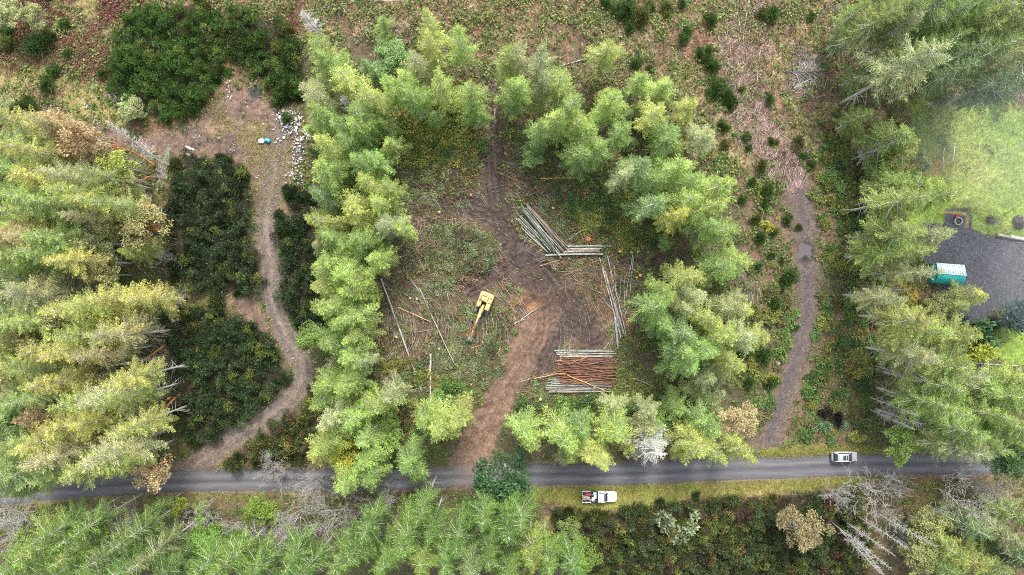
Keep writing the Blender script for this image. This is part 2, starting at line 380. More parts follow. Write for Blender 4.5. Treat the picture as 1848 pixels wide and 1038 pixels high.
ob = np.exp(-(np.hypot(X - w2(950, 550)[0], Y - w2(950, 550)[1]) / 1.9) ** 2); lay((.33, .17, .07), np.clip(ob * 1.5, 0, 1) * sstep(.35, .55, n2) * .8)
ot = np.exp(-((np.hypot(X - w2(1100, 590)[0], Y - w2(1100, 590)[1])) / 1.7) ** 2); lay((.26, .16, .11), ot * .8)
# the wet eastern track
lay((.165, .12, .09), (1 - sstep(2., 4.5, de + wob)) * .7); lay((.13, .1, .085), m_e); lay((.085, .08, .088), m_e * np.exp(-((eoff + .2 + wob * .35) / .7) ** 2) * .6 * sstep(.3, .5, n2 + .1 - .05 * np.clip(Y, -30, 10) / 10))
lay((.24, .155, .135), m_red * .92); lay((.34, .25, .23), m_red * sstep(.5, .65, n3) * .7); lay((.09, .06, .05), m_red * sstep(.55, .65, n2) * .8)
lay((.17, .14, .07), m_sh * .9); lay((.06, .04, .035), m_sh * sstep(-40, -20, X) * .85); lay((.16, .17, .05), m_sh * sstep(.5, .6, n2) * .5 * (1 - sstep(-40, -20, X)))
lay((.3, .29, .08), m_verge * .97); lay((.22, .25, .06), m_verge * sstep(.5, .65, n2) * .8); lay((.33, .26, .11), m_verge * sstep(.58, .68, n1) * .7)
lay((.21, .29, .06), m_lawn * .97); lay((.3, .33, .085), m_lawn * sstep(.5, .62, n1) * .8); lay((.2, .3, .06), m_lawn * sstep(.52, .66, noise(X, Y, 4, 23, 4)) * .6); lay((.36, .25, .08), m_lawn * np.exp(-(np.hypot(X - w2(1690, 302)[0], Y - w2(1690, 302)[1]) / 2.2) ** 2))
lay((.4, .3, .07), 1 - sstep(-.4, .6, SD(YELLOWBED) + wob * .5))
lay((.2, .13, .1), 1 - sstep(-.4, 1, np.hypot(X - w2(1690, 535)[0], (Y - w2(1690, 535)[1]) * 1.6) - 2.4 + wob * .6))
lay((.35, .2, .09), 1 - sstep(.2, .9, d_line(X, Y, [w2(1745, 605), w2(1800, 568)])[0] + wob * .3))
lay((.08, .082, .092), m_lot * .98); lay((.15, .148, .155), m_lot * sstep(.5, .66, n1) * .6 * sstep(1750, 1800, X / S + CX)); lay((.3, .24, .08), (1 - sstep(.12, .4, d_line(X, Y, [w2(1706, 383), w2(1742, 385), w2(1747, 392), w2(1744, 408)])[0] + wob * .12)) * .8)  # paler patches toward the east put misty haze into the gravel colour
for px, py, r in ((1788, 397, .85), (1838, 402, 1.3), (1669, 408, .5)): lay((.05, .042, .045), 1 - sstep(r - .2, r + .2, np.hypot(X - w2(px, py)[0], Y - w2(px, py)[1]) + wob * .15))
lay((.05, .055, .06), 1 - sstep(1., 1.4, np.hypot((X - w2(462, 165)[0]) * .9, Y - w2(462, 165)[1]) + wob * .3))
lay((.16, .125, .11), (1 - sstep(1.9, 2.9, dr + wob * .3)) * .8)
lay((.2, .135, .1), (1 - sstep(2.6, 5.4, np.hypot((X - w2(850, 838)[0]) * .75, (Y - w2(850, 838)[1]) * 1.5) + wob * .6)) * .9)
COL *= (.72 + .56 * noise(X, Y, .5, 41, 2))[..., None]
far = np.maximum(sstep(98, 107, np.abs(X)), sstep(58, 67, np.abs(Y)))[..., None]; COL = COL * (1 - far) + far * np.array((.11, .105, .055))
COL = np.clip(COL, .01, .9)

Z = (n1 - .5) * 1.1 + (n2 - .5) * .7 + (n3 - .5) * .28
Z *= (1 - .95 * flat) * np.where(near, 1, .0)
Z += (n3 - .5) * .12 * m_mud + (n2 - .5) * .1 - .16 * ruts - .22 * m_mud - .05 * np.abs(m_drive)
Z = np.where(m_road > 0, -.06, Z * (1 - m_lot) ); Z -= .03 * m_lot
lay_p = np.hypot((X - w2(1455, 457)[0]) / 1.6, (Y - w2(1455, 457)[1]) / 2.1)
COL *= (1 - .5 * (1 - sstep(.7, 1.3, lay_p + wob * .15)))[..., None]
pud = np.hypot((X - w2(1455, 457)[0]) / 1.35, (Y - w2(1455, 457)[1]) / 1.5) + wob * .12; PUD = poly([(1442.5, 441), (1450, 439.5), (1458, 441), (1466.5, 440.5), (1469, 447), (1468, 455), (1469, 463), (1463, 468), (1457, 467.5), (1451, 464), (1448, 472), (1447.5, 483), (1444, 490), (1441, 480), (1440, 468), (1438, 461), (1440, 452), (1439.5, 446)])
dpu = d_poly(X, Y, PUD); Z = np.where(dpu < 2.2, (-.1 + .11 * np.clip(dpu, -.6, 1.2) + (noise(X, Y, .8, 91, 3) - .5) * .13) * (1 - sstep(1., 2.2, dpu)) + Z * sstep(1., 2.2, dpu), Z)
nxg, nyg = len(gx), len(gy)
VG = np.stack([X, Y, Z], -1).reshape(-1, 3)
ii = np.arange(nyg - 1)[:, None] * nxg + np.arange(nxg - 1)[None]
FG = np.stack([ii, ii + 1, ii + nxg + 1, ii + nxg], -1)
def sheet(name, mask, lift):
    """the cells of the ground inside a mask as a sheet of their own, just above it"""
    cm = (mask[:-1, :-1] + mask[1:, 1:] + mask[1:, :-1] + mask[:-1, 1:]) / 4 > .5
    F = FG[cm]; u, inv = np.unique(F, return_inverse=True)
    V = VG[u] + (0, 0, lift)
    return tag(link(name, mesh(name, V, inv.reshape(F.shape), M['earth'], COL.reshape(-1, 3)[u], True)), kind='structure')
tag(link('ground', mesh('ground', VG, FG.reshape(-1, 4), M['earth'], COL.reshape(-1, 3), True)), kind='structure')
sheet('gravel_track', np.maximum(m_track, m_yard * .98), .006); sheet('dirt_road', np.maximum(m_drive, m_mud * .9) * (dr > 2.2), .010)
sheet('puddled_track', np.maximum(m_e, m_red * (Y < 40)) * (dr > 2.2), .014); sheet('gravel_lot', m_lot, .018); sheet('lawn', m_lawn * (m_lot < .5), .022); sheet('grass_verge', m_verge * (dr > 2.2), .026)

def zat(x, y):
    i = np.clip(np.searchsorted(gx, x), 1, nxg - 1); j = np.clip(np.searchsorted(gy, y), 1, nyg - 1)
    return Z[j, i]

# paved road: a strip with worn wheel paths
rp = np.array(curve(ROAD, 14)); tt = unit(np.gradient(rp, axis=0)); nn = np.stack([-tt[:, 1], tt[:, 0]], -1)
crk = noise(rp[:, 0], rp[:, 1], 1.1, 71, 2)
off = np.linspace(-1, 1, 15); V = []; cc = []
for k, o in enumerate(off):
    e = 1.84 + (noise(rp[:, 0], rp[:, 1], 1.3, 51 + (o > 0), 3) - .5) * .35
    q = rp + nn * (o * e)[:, None]; V.append(np.column_stack([q, np.full(len(q), -.01 + .03 * (1 - o * o))]))
    g = .12 + .045 * math.exp(-((abs(o) - .45) / .16) ** 2) - .035 * math.exp(-(o / .14) ** 2) - .02 * (abs(o) > .93)
    c = np.outer(g * (.8 + .4 * noise(q[:, 0], q[:, 1], 6., 60, 3)), (.84, .82, .89))
    br = np.exp(-((q[:, 0] - w2(850, 850)[0]) / 3.2) ** 2) * (.35 + .3 * (o > 0)); c = c * (1 - br[:, None]) + br[:, None] * np.array((.18, .13, .105)); cc.append(c)
nr = len(rp); i = np.arange(14)[:, None] * nr + np.arange(nr - 1)[None]
tag(link('paved_road', mesh('paved_road', np.concatenate(V), np.stack([i, i + 1, i + nr + 1, i + nr], -1).reshape(-1, 4), M['asphalt'], np.concatenate(cc), True)), kind='structure')

# puddle: a still water sheet with a ragged shore
cp = PUD.mean(0); pp = np.array([cp + (q - cp) * (1 + .7 / max(.5, np.linalg.norm(q - cp))) for q in PUD]); k_ = len(pp)
V = np.vstack([np.column_stack([pp, np.full(k_, -.1)]), [[*cp, -.1]]])
water = surf('puddle_water', (.125, .112, .118), .06)
tag(link('puddle_water', mesh('puddle_water', V, np.array([(k, (k + 1) % k_, k_) for k in range(k_)])[:, ::-1], water)), kind='structure')
# ------------------------------------------------------------------ tree kinds (meshes built once, shared by the copies)
def rot_dir(az, el):
    return np.array((math.cos(az) * math.cos(el), math.sin(az) * math.cos(el), math.sin(el)))

def fir_mesh(seed, H=20., R=3.1, cb=.4, nb=150, dens=1., lowdead=12, sparse=0.):
    g = np.random.default_rng(seed); cr = MB(); tr = MB(); lean = g.normal(0, .012, 2) * H
    ctr = lambda z: np.array((lean[0] * (z / H) ** 2, lean[1] * (z / H) ** 2, z))
    zs = np.linspace(0, H * .97, 9); tr.tube([ctr(z) for z in zs], [.19 * (1 - z / H) ** .8 * (H / 20) + .03 for z in zs], 8, (.5, .47, .42))
    us = np.sort(g.random(nb)) ** .9; az = 0.
    for u in us:
        if g.random() < sparse: continue
        t = 1 - u; z = H * (cb + (.985 - cb) * u); az += 2.4 + g.normal(0, .3)
        L = R * (.1 + 1.0 * t ** .88) * (1 - .3 * max(0, t - .75) / .25) * g.uniform(.45, 1.35) * (1 + .22 * math.sin(2 * az + seed) + .12 * math.sin(3 * az + 2 * seed))
        el = math.radians(40 * (1 - t) ** 1.3 - 14 * t + g.normal(0, 7)); droop = (.06 + .3 * t) * g.uniform(.6, 1.3)
        bd = rot_dir(az, el); hd = np.array((-math.sin(az), math.cos(az), 0.)); bc = g.uniform(.58, 1.36); o = ctr(z)
        def at(s): s = np.asarray(s)[:, None]; return o + bd * L * s + np.array((0, 0, -1.)) * droop * L * s ** 2 * .6 + np.array((0, 0, 1.)) * .1 * L * s ** 5
        if L > .9: tr.tube(at(np.linspace(0, .85, 4)), [.045 + .016 * L, .05, .04, .02], 3, (.5, .48, .41), False)
        m = max(5, int(L / .093 * dens)); s = np.clip(np.linspace(.1, .99, m) + g.normal(0, .01, m), .05, 1); sd = np.where(np.arange(m) % 2, 1., -1.)
        base = at(s); tl = (.3 * L * (1 - s) ** .75 * np.minimum(1, s * 4) + .16) * g.uniform(.7, 1.25, m)
        ang = np.radians(52 + g.normal(0, 9, m)) ; d = bd * np.cos(ang)[:, None] + hd * (sd * np.sin(ang))[:, None] + np.array((0, 0, -1.)) * (.22 + .2 * g.random((m, 1)))
        d = unit(d)
        P, D, LL, W, cl = [], [], [], [], []
        kmax = int(np.ceil(tl.max() / .24))
        for k in range(kmax):
            on = tl > k * .24 + (.0 if k == 0 else .08)
            n = on.sum()
            if not n: break
            jit = g.normal(0, .2, (n, 3)); fork = hd * (g.choice((-1, 1), n) * .25)[:, None] * (k > 0)
            P.append(base[on] + d[on] * (k * .24) + g.normal(0, .03, (n, 3))); D.append(d[on] + jit * .8 + fork); LL.append(g.uniform(.3, .5, n)); W.append(g.uniform(.075, .145, n)); cl.append(bc * g.uniform(.65, 1.35, n))
        P.append(at(np.array((.9, .98)))); D.append(np.stack([bd, bd]) - (0, 0, .1)); LL.append(np.array((.5, .4))); W.append(np.array((.16, .14))); cl.append(np.full(2, bc * 1.2))
        P, D, LL, W, cl = (np.concatenate(q) for q in (P, D, LL, W, cl))
        Nn = np.array((0, 0, 1.)) + g.normal(0, .45, P.shape)
        hue = g.normal(0, .05) ; colr = np.stack([cl * (1 + hue), cl, cl * (1 - hue * .5)], -1)
        cr.leaves(P, D, Nn, LL, W, colr)
    for k in range(lowdead):
        z = H * g.uniform(cb * .35, min(.8, cb * 1.7)); a = g.uniform(0, 6.28); L = R * g.uniform(.3, .75); bd = rot_dir(a, g.uniform(-.35, .1))
        tr.tube([ctr(z), ctr(z) + bd * L * .5, ctr(z) + bd * L - (0, 0, .2)], [.05, .035, .015], 3, (.55, .53, .49), False)
    return cr, tr

def dead_mesh(seed, H=16., R=2.2, cb=.25, nb=90, lichen=.0):
    g = np.random.default_rng(seed); tr = MB(); br = MB()
    zs = np.linspace(0, H, 9); tr.tube([(0, 0, z) for z in zs], [.2 * (1 - z / H) ** .8 + .035 for z in zs], 7, (1, .97, .9))
    az = 0.
    for u in np.sort(g.random(nb)):
        t = 1 - u; z = H * (cb + (1 - cb) * u); az += 2.4 + g.normal(0, .4); L = R * (.2 + t ** .7 * .85) * g.uniform(.5, 1.15)
        el = math.radians(25 * (1 - t) - 12 * t + g.normal(0, 12)); bd = rot_dir(az, el); o = np.array((0, 0, z)); hd = np.array((-math.sin(az), math.cos(az), 0.))
        s = np.linspace(0, 1, 5)[:, None]; P = o + bd * L * s + np.array((0, 0, 1.)) * (-.25 * L * s + .33 * L * s ** 2.5); br.tube(P, [.06, .05, .042, .034, .02], 3, (1, .98, .92), False)
        for q in range(int(L / .28)):
            f = g.uniform(.25, 1); b = o + bd * L * f + np.array((0, 0, 1.)) * (-.25 * L * f + .33 * L * f ** 2.5); d = unit(bd * .6 + hd * g.choice((-1, 1)) * .8 + g.normal(0, .25, 3)); l = L * .38 * (1.1 - f) + .15
            br.tube([b, b + d * l * .5, b + d * l + (0, 0, .12 * l)], [.03, .026, .014], 3, (.95, .93, .88), False)
    return br, tr

def leaf_clump(cr, g, c, r, n, size, flat=.75, col=1.):
    v = unit(g.normal(0, 1, (n, 3))); rad = r * g.random(n) ** .4; P = c + v * rad[:, None] * (1, 1, flat)
    D = unit(v + g.normal(0, .7, (n, 3)) - (0, 0, .2)); Nn = np.array((0, 0, .8)) + v * .6 + g.normal(0, .4, (n, 3))
    cl = col * g.uniform(.7, 1.3, n); h = g.normal(0, .04, n)
    cr.leaves(P, D, Nn, size * g.uniform(.7, 1.35, n), size * g.uniform(.45, .75, n), np.stack([cl * (1 + h), cl, cl * (1 - h)], -1))

def broad_mesh(seed, H=11., R=3.4, cb=.45, nc=46, per=95, size=.34, limb=(.36, .33, .3), lean=0., gaps=0.):
    g = np.random.default_rng(seed); cr = MB(); tr = MB(); fork = np.array((lean * H * .4, 0, H * cb)); T = np.array((lean * H * .8, 0, 0))
    tr.tube([(0, 0, 0), fork * .5 + g.normal(0, .1, 3) * (1, 1, 0), fork], [.24, .2, .16], 7, limb)
    hub = [fork + np.array((math.cos(a) * R * .35, math.sin(a) * R * .35, H * .17)) + T * .3 for a in np.arange(5) * 1.257 + g.random()]
    for h in hub: tr.tube([fork, (fork + h) / 2 + g.normal(0, .15, 3), h], [.14, .11, .08], 5, limb, False)
    for k in range(nc):
        v = unit(g.normal(0, 1, 3) + (0, 0, .25)); q = g.uniform(.55, 1.0) * (1 + .25 * math.sin(3 * math.atan2(v[1], v[0]) + seed))
        c = np.array((0, 0, H * (cb + (1 - cb) * .5))) + T + v * (R * q, R * q, H * (1 - cb) * .48 * q)
        h = min(hub, key=lambda z: np.linalg.norm(z - c))
        tr.tube([h, (h + c) / 2 + g.normal(0, .2, 3), c], [.07, .05, .02], 3, limb, False)
        if g.random() < gaps: continue
        leaf_clump(cr, g, c, g.uniform(.55, 1.05) * R * .29, per, size, .7, g.uniform(.72, 1.25))
    return cr, tr

def bare_mesh(seed, H=9., spread=1., depth=5, limb=(1, .97, .9), n0=3):
    g = np.random.default_rng(seed); tr = MB(); br = MB()
    def grow(p, d, L, r, lev, mb):
        k = 5; P = [p]; q = d.copy()
        for _ in range(k - 1): q = unit(q + g.normal(0, .16, 3) + (0, 0, .05)); P.append(P[-1] + q * L / (k - 1))
        rr = np.linspace(r, r * .62, k); mb.tube(P, np.maximum(rr, .02), 4 if lev else 6, limb, False)
        if lev >= depth: return
        for c in range(3 if lev < 2 else 2):
            b = P[g.integers(2, k)]; nd = unit(q * .7 + g.normal(0, .62, 3) * (spread, spread, .5)); grow(np.array(b), nd, L * g.uniform(.55, .85), r * .58, lev + 1, br)
        grow(P[-1], unit(q + g.normal(0, .25, 3)), L * .75, r * .62, lev + 1, br)
    for _ in range(n0): grow(np.array((g.normal(0, .1), g.normal(0, .1), 0)), unit(np.array((g.normal(0, .35), g.normal(0, .35), 1.))), H * .36, .085, 0 if _ == 0 else 1, tr)
    return br, tr

def broom_mesh(seed, r=.9, n=900, blade=(.42, .075), up=.75):
    g = np.random.default_rng(seed); mb = MB()
    nt = 16
    for k in range(nt):
        a = g.uniform(0, 6.28); q = r * math.sqrt(g.random()) * .8; c = np.array((q * math.cos(a), q * math.sin(a), r * (.75 - .5 * (q / r) ** 2))); m = n // nt; tc = g.uniform(.6, 1.35)
        v = unit(g.normal(0, 1, (m, 3)) + (0, 0, up)); P = c + v * (g.random((m, 1)) ** .5) * r * .42
        D = unit(v * .8 + g.normal(0, .3, (m, 3)) + (c[0] * .4, c[1] * .4, up)); cl = tc * g.uniform(.6, 1.4, m); h = g.normal(0, .06, m)
        mb.leaves(P, D, g.normal(0, 1, (m, 3)), blade[0] * g.uniform(.6, 1.4, m), blade[1] * g.uniform(.7, 1.5, m), np.stack([cl * (1 + h), cl, cl * (1 - h)], -1))
    return mb

KIND = {}
def kind(code, name, cat, crown, crown_mat, trunk_mat, variants, href, rref, zfrac):
    KIND[code] = dict(name=name, cat=cat, crown=crown, v=[(a.me(crown, crown_mat, True), b.me('trunk', trunk_mat, True)) for a, b in variants], H=href, R=rref, zf=zfrac)
kind('F', 'fir_tree', 'fir tree', 'crown', M['needle'], M['wood'], [fir_mesh(s, 20, 3.1, .28, 92, 1.05, 22) for s in range(1, 9)], 20, 3.1, .70)
kind('G', 'tall_fir_tree', 'fir tree', 'crown', M['needle'], M['wood'], [fir_mesh(s, 26, 4.4, .4, 100, 1., 36) for s in range(21, 27)], 26, 4.4, .68)
kind('B', 'broadleaf_tree', 'tree', 'crown', M['leaf'], M['wood'], [broad_mesh(s) for s in (41, 42, 43)], 11, 3.4, .75)
kind('M', 'madrona_tree', 'madrona tree', 'crown', M['leaf'], M['madrona'], [broad_mesh(s, 14, 3.8, .55, 44, 80, .36, (1, .9, .9), .1, .2) for s in (51, 52, 53)], 14, 3.8, .78)
kind('D', 'dead_fir_tree', 'dead tree', 'branches', M['silver'], M['silver'], [dead_mesh(s) for s in (61, 62)], 16, 2.2, .68)
kind('A', 'bare_tree', 'bare tree', 'branches', M['twig'], M['twig'], [bare_mesh(s) for s in (71, 72, 73, 74, 75)], 9, 3.6, .6)

TINT = dict(lg=((.385, .505, .125), 'light green'), yg=((.475, .53, .14), 'yellow-green'), mg=((.305, .445, .115), 'mid green'), bg=((.265, .4, .145), 'blue-green'), gg=((.44, .49, .225), 'pale grey-green'), db=((.13, .24, .13), 'dark bluish green'),
            yy=((.5, .52, .1), 'yellow'), dg=((.11, .2, .07), 'dark green'), ol=((.43, .45, .19), 'olive'), wh=((.62, .64, .5), 'whitish'), tn=((.5, .42, .22), 'tan-leaved'), br=((.32, .27, .17), 'brownish'), bs=((.2, .27, .25), 'bluish'))
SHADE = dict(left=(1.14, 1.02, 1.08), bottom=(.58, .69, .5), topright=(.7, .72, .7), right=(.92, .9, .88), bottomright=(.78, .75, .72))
NOUN = dict(F='fir', G='tall fir', B='broadleaf tree', M='madrona', D='bare silver dead fir', A='leafless white-branched tree')
ORD = 'first second third fourth fifth sixth seventh eighth ninth tenth eleventh twelfth thirteenth fourteenth fifteenth sixteenth seventeenth eighteenth nineteenth twentieth twenty-first twenty-second twenty-third twenty-fourth twenty-fifth twenty-sixth twenty-seventh twenty-eighth twenty-ninth thirtieth'.split()

# rows: x y radius tint kind height (pixels, metres); kind and height default per stand
STANDS = [
 ('west', 'in the row beside the gravel track', 'up from the road', (0, -1), 'F', 20, '''589 312 38 lg;581 352 24 bg;654 296 32 mg;681 288 24 mg;665 331 30 yg;702 339 22 lg;646 379 42 yg;681 369 28 lg;579 401 28 yg;597 427 28 mg;703 401 30 gg;724 412 20 lg;646 435 30 mg;597 474 36 lg;681 468 28 lg;624 493 36 lg;584 517 28 yg;643 509 30 lg;599 554 36 lg;637 526 28 lg;639 567 34 lg;617 580 32 lg;556 606 24 mg B 10;599 616 32 mg;639 608 28 lg;629 640 28 lg;653 655 20 gg;591 694 34 lg;629 691 34 lg;602 751 32 gg;586 721 28 lg;639 748 34 lg;680 732 32 lg;661 706 22 mg B 9;704 712 24 gg'''),
 ('southwest', 'beside the road west of the drive', 'from the dirt drive', (-1, 0), 'F', 20, '''591 803 34 lg;577 813 28 yg;618 822 28 yy B 13;662 830 34 lg;629 867 34 lg;669 861 28 mg;662 789 30 mg;703 793 26 mg B 10;736 833 32 mg;753 863 15 mg F 8;793 766 38 lg;828 760 28 yg;765 755 28 lg;703 760 18 mg B 7'''),
 ('northwest', 'in the belt north of the clearing', 'from the trash heap', (1, 0), 'F', 21, '''556 35 20 gg D 10;580 95 36 lg;598 115 28 mg;632 143 36 yg;570 175 34 gg;584 212 30 mg;630 189 20 gg D 17;670 183 36 yg;651 207 30 mg;692 40 17 mg F 9;724 54 20 br B 6;778 45 25 yg;775 76 24 yg;705 97 32 bg B 9;678 127 20 bg F 11;748 116 26 ol;735 150 34 lg;746 174 28 mg;703 151 22 lg;689 226 22 mg F 13;705 261 22 lg F 14;632 259 25 mg;592 264 32 yg;827 74 28 lg;797 152 30 lg;848 169 32 lg;861 200 24 mg F 14;784 212 16 lg F 11;914 108 30 lg;922 165 26 mg;650 232 26 lg;618 228 24 mg'''),
 ('northeast', 'in the belt northeast of clearing', 'from the muddy trail', (1, 0), 'F', 21, '''932 101 26 gg;937 162 34 lg;974 111 28 gg;1014 152 36 lg;984 150 24 gg;1095 94 28 yg F 16;1102 182 30 lg;1153 145 22 lg F 12;1196 158 28 lg F 14;1244 192 24 yg F 14;1183 202 28 yg;1271 243 28 gg F 15;1207 246 32 mg;1122 236 28 mg;1062 246 34 lg;1004 219 32 lg;977 231 28 mg;1048 280 30 mg;964 280 20 bg B 7;1080 268 28 lg;1220 303 36 lg;1153 303 32 bg;1290 338 38 lg;1129 313 24 gg;1183 324 26 mg;1287 372 34 lg;1176 369 32 bg;1223 389 28 yy;1234 362 30 lg;1304 416 32 lg;1277 408 26 mg;1203 436 14 bg B 5;1030 195 26 mg;1045 225 24 lg;1250 330 28 mg'''),
 ('east', 'west of the puddled track', 'up from the road', (0, -1), 'F', 20, '''1337 469 26 lg;1303 484 32 mg;1242 500 30 yg;1254 537 30 gg;1182 553 32 mg;1202 532 26 lg;1232 555 30 ol;1322 553 30 ol;1347 560 16 yg F 11;1282 577 28 yg;1223 596 36 bg;1303 608 32 yg;1343 608 28 gg;1374 608 20 yg F 11;1273 627 32 mg;1232 636 34 mg;1239 659 30 mg;1322 654 28 yg;1273 685 26 gg F 12;1299 684 20 gg F 10;1195 585 26 mg'''),
 ('south', 'along the road below the red logs', 'from the dirt drive', (1, 0), 'F', 19, '''950 782 32 lg;1018 789 38 lg;1051 774 26 mg;1089 830 24 yg;1062 822 22 yg;1112 779 34 lg;1109 732 22 gg F 10;1170 745 24 gg F 12;1176 808 44 gg D 15;1178 800 32 wh F 13;1172 768 28 gg F 13;1223 732 28 mg F 12;1200 760 20 mg B 7;1277 766 32 mg;1257 803 34 yg;1287 813 26 yg;1328 757 34 tn M 12;1341 814 26 yg;1287 718 26 gg B 7;1255 697 24 ol B 6'''),
 ('left', 'in the wood west of the broom', 'up from the road', (0, -1), 'G', 24, '''33 226 36 yg;20 262 34 mg;66 275 40 yg;131 239 46 tn M 18;98 226 30 ol;157 264 28 tn M 15;82 324 42 yg;131 318 34 gg;138 346 36 lg;20 308 36 mg;203 295 28 lg B 14;183 316 26 mg;210 338 28 ol B 14;174 367 34 yg;212 369 26 mg;66 364 42 mg;36 385 36 lg;108 367 36 mg;36 423 38 tn;68 425 36 ol;108 425 40 mg;157 390 28 gg;183 403 26 ol B 16;249 413 38 ol M 15;255 388 26 ol M 14;164 436 34 gg B 15;242 455 24 lg F 14;138 469 38 yg;33 462 44 mg;84 457 36 mg;177 495 28 ol B 14;291 466 16 gg A 7;66 536 46 gg;20 576 36 mg;170 546 38 lg;212 540 34 yg;259 540 30 yg F 20;138 556 34 yg;92 579 30 gg B 18;183 592 42 yg B 18;150 604 34 lg;212 608 34 ol;46 618 30 ol B 18;92 630 40 yg;131 633 34 yg;177 640 34 ol;29 664 38 yg;85 667 36 mg;105 692 40 yg;43 703 24 gg D 15;177 684 26 ol B 15;246 680 32 yg;197 717 46 gg;229 719 34 lg;75 749 30 tn B 17;20 772 34 bg B 16;246 766 34 yg;183 762 40 yg;131 769 42 yg;82 795 38 yg;105 823 40 gg;203 815 46 gg;225 834 34 lg;164 841 36 lg;26 802 34 lg;33 841 40 mg;37 855 34 bg;101 853 32 mg;262 852 40 tn M 13;5 640 34 lg;12 880 34 mg;50 880 26 lg F 14;8 500 34 mg;12 720 34 mg;55 580 30 lg;60 655 28 mg;140 720 34 lg;60 720 26 mg;8 345 32 mg'''),
 ('bottom', 'in the wood below the road', 'from the western end', (1, 0), 'G', 24, '''84 985 44 yg;40 1016 40 lg;148 953 32 mg;142 991 38 yg;209 991 42 gg;270 926 18 mg F 15;276 998 36 ol;337 1000 40 bg B 12;378 975 34 mg B 10;317 914 17 yy B 6;366 919 14 yg B 5;355 948 28 gg A 8;221 935 24 gg A 7;25 940 42 gg A 10;452 958 34 gg A 9;464 920 22 lg B 7;52 976 30 ol B 8;487 855 26 gg A 8;537 935 34 gg A 9;571 872 28 gg A 8;612 930 38 gg A 10;682 907 30 gg A 8;478 930 22 lg B 7;482 978 30 gg A 8;527 1003 38 mg;588 1010 18 gg A 7;649 985 44 mg;618 1008 34 lg;669 946 34 mg;730 968 44 lg;765 915 28 mg;757 1006 40 yg;826 968 36 mg;851 1010 38 gg;883 991 34 mg;875 920 30 mg;915 946 40 mg;940 931 36 mg;962 991 42 yg;990 1006 34 lg;1024 960 22 gg B 8;1055 1006 30 lg B 9;910 862 50 db B 14;420 1010 40 lg;700 1015 36 lg;920 1020 36 lg;110 1032 38 mg;182 1025 40 lg;245 1008 36 mg;300 1030 36 mg;375 1018 36 mg;460 1030 40 mg;560 1022 38 mg;800 1000 34 mg;1030 1018 34 mg;240 965 28 mg;420 985 28 mg B 9;108 955 28 mg;780 950 28 mg;850 930 26 mg F 16'''),
 ('bottomright', 'in the thicket below the parked silver car', 'from the western end', (1, 0), 'F', 15, '''1449 958 38 tn B 10;1594 892 38 gg A 9;1526 906 22 gg A 6;1742 904 46 gg A 11;1799 915 34 gg A 9;1681 953 34 ol B 11;1749 954 34 bg;1810 966 36 gg;1715 989 34 lg;1660 998 34 ol B 11;1749 1010 36 yg;1833 1006 36 dg;1640 965 20 gg A 7;1700 1022 30 mg;1835 930 30 mg;1790 1020 32 mg;1655 960 20 mg B 7'''),
 ('right', 'in the wood by the gravel lot', 'up from the road', (0, -1), 'G', 23, '''1640 577 42 yg;1716 602 36 yg;1672 595 36 lg;1648 642 38 gg;1702 657 44 lg;1731 676 34 gg;1691 694 38 mg;1716 713 36 mg B 15;1673 725 38 mg;1728 774 42 mg;1634 756 22 gg D 14;1636 796 34 mg B 12;1724 804 40 gg;1767 800 36 mg;1808 713 44 mg;1824 686 38 lg;1810 762 44 mg;1833 782 38 lg;1824 824 40 dg B 14;1697 555 24 ol B 6;1758 534 26 yg F 11;1730 552 17 lg F 10;1624 360 40 lg;1680 352 40 lg;1625 430 42 lg;1668 430 40 gg;1640 456 28 lg;1645 492 25 gg;1590 458 30 lg F 18;1600 534 28 gg;1700 740 34 lg;1770 745 34 lg;1845 735 36 mg;1595 430 26 gg F 18'''),
 ('topright', 'in the wood above the lawn', 'from the tall pale fir', (1, 0), 'G', 24, '''1573 44 34 lg;1589 25 34 yg;1624 22 42 lg;1620 52 30 gg;1677 13 46 mg;1706 35 38 mg;1744 22 42 mg;1777 40 44 lg;1812 22 44 gg;1832 44 36 lg;1777 100 40 mg;1819 104 34 yg;1733 100 36 bg;1710 133 34 bg;1799 146 38 bg;1834 155 34 bg;1751 175 18 mg F 9;1710 174 16 mg F 8;1815 190 11 yy B 3;1552 212 24 lg F 13;1580 217 20 tn B 8;1631 214 20 tn B 5;1614 250 38 lg F 17;1631 265 30 yg F 15;1587 268 24 gg D 11;1577 297 18 gg B 7;1622 287 26 yg F 14;1665 293 16 gg B 6;1612 326 34 lg F 17;1665 340 36 lg F 17;1760 65 34 lg;1690 80 30 mg;1545 20 22 lg F 14;1560 130 24 mg F 12;1530 60 20 mg F 12;1640 100 26 mg'''),
 ('edge', 'on the cut-over northern land', 'from the western end', (1, 0), 'B', 6, '''8 20 26 gg B 8;60 25 22 ol;8 185 14 gg B 5;240 195 19 gg B 4;700 75 14 mg'''),
]
n_tree = 0
def place(code, base, h, rad, tint, label, group, apex=None):
    """one tree: an Empty at its foot, with its trunk and its crown"""
    global n_tree
    K = KIND[code]; n_tree += 1; cm, tm = K['v'][n_tree * 7 % len(K['v'])]
    if len(label.split()) > 16: print('LONG', label)
    t = thing(K['name'], label, K['cat'], (*base, float(zat(np.array([base[0]]), np.array([base[1]]))[0]) - .12), rnd.uniform(0, 6.28), group)
    if apex is not None:
        from mathutils import Vector
        d = Vector((apex[0] - base[0], apex[1] - base[1], h)); t.rotation_euler = d.to_track_quat('Z', 'Y').to_euler(); h = d.length
    t.scale = (rad / K['R'],) * 2 + (h / K['H'],)
    link('trunk', tm, t); c = link(K['crown'], cm, t); j = rnd.uniform(.88, 1.12); w = rnd.uniform(.94, 1.05)
    c.color = (tint[0] * j * w, tint[1] * j, tint[2] * j, 1)
    return t
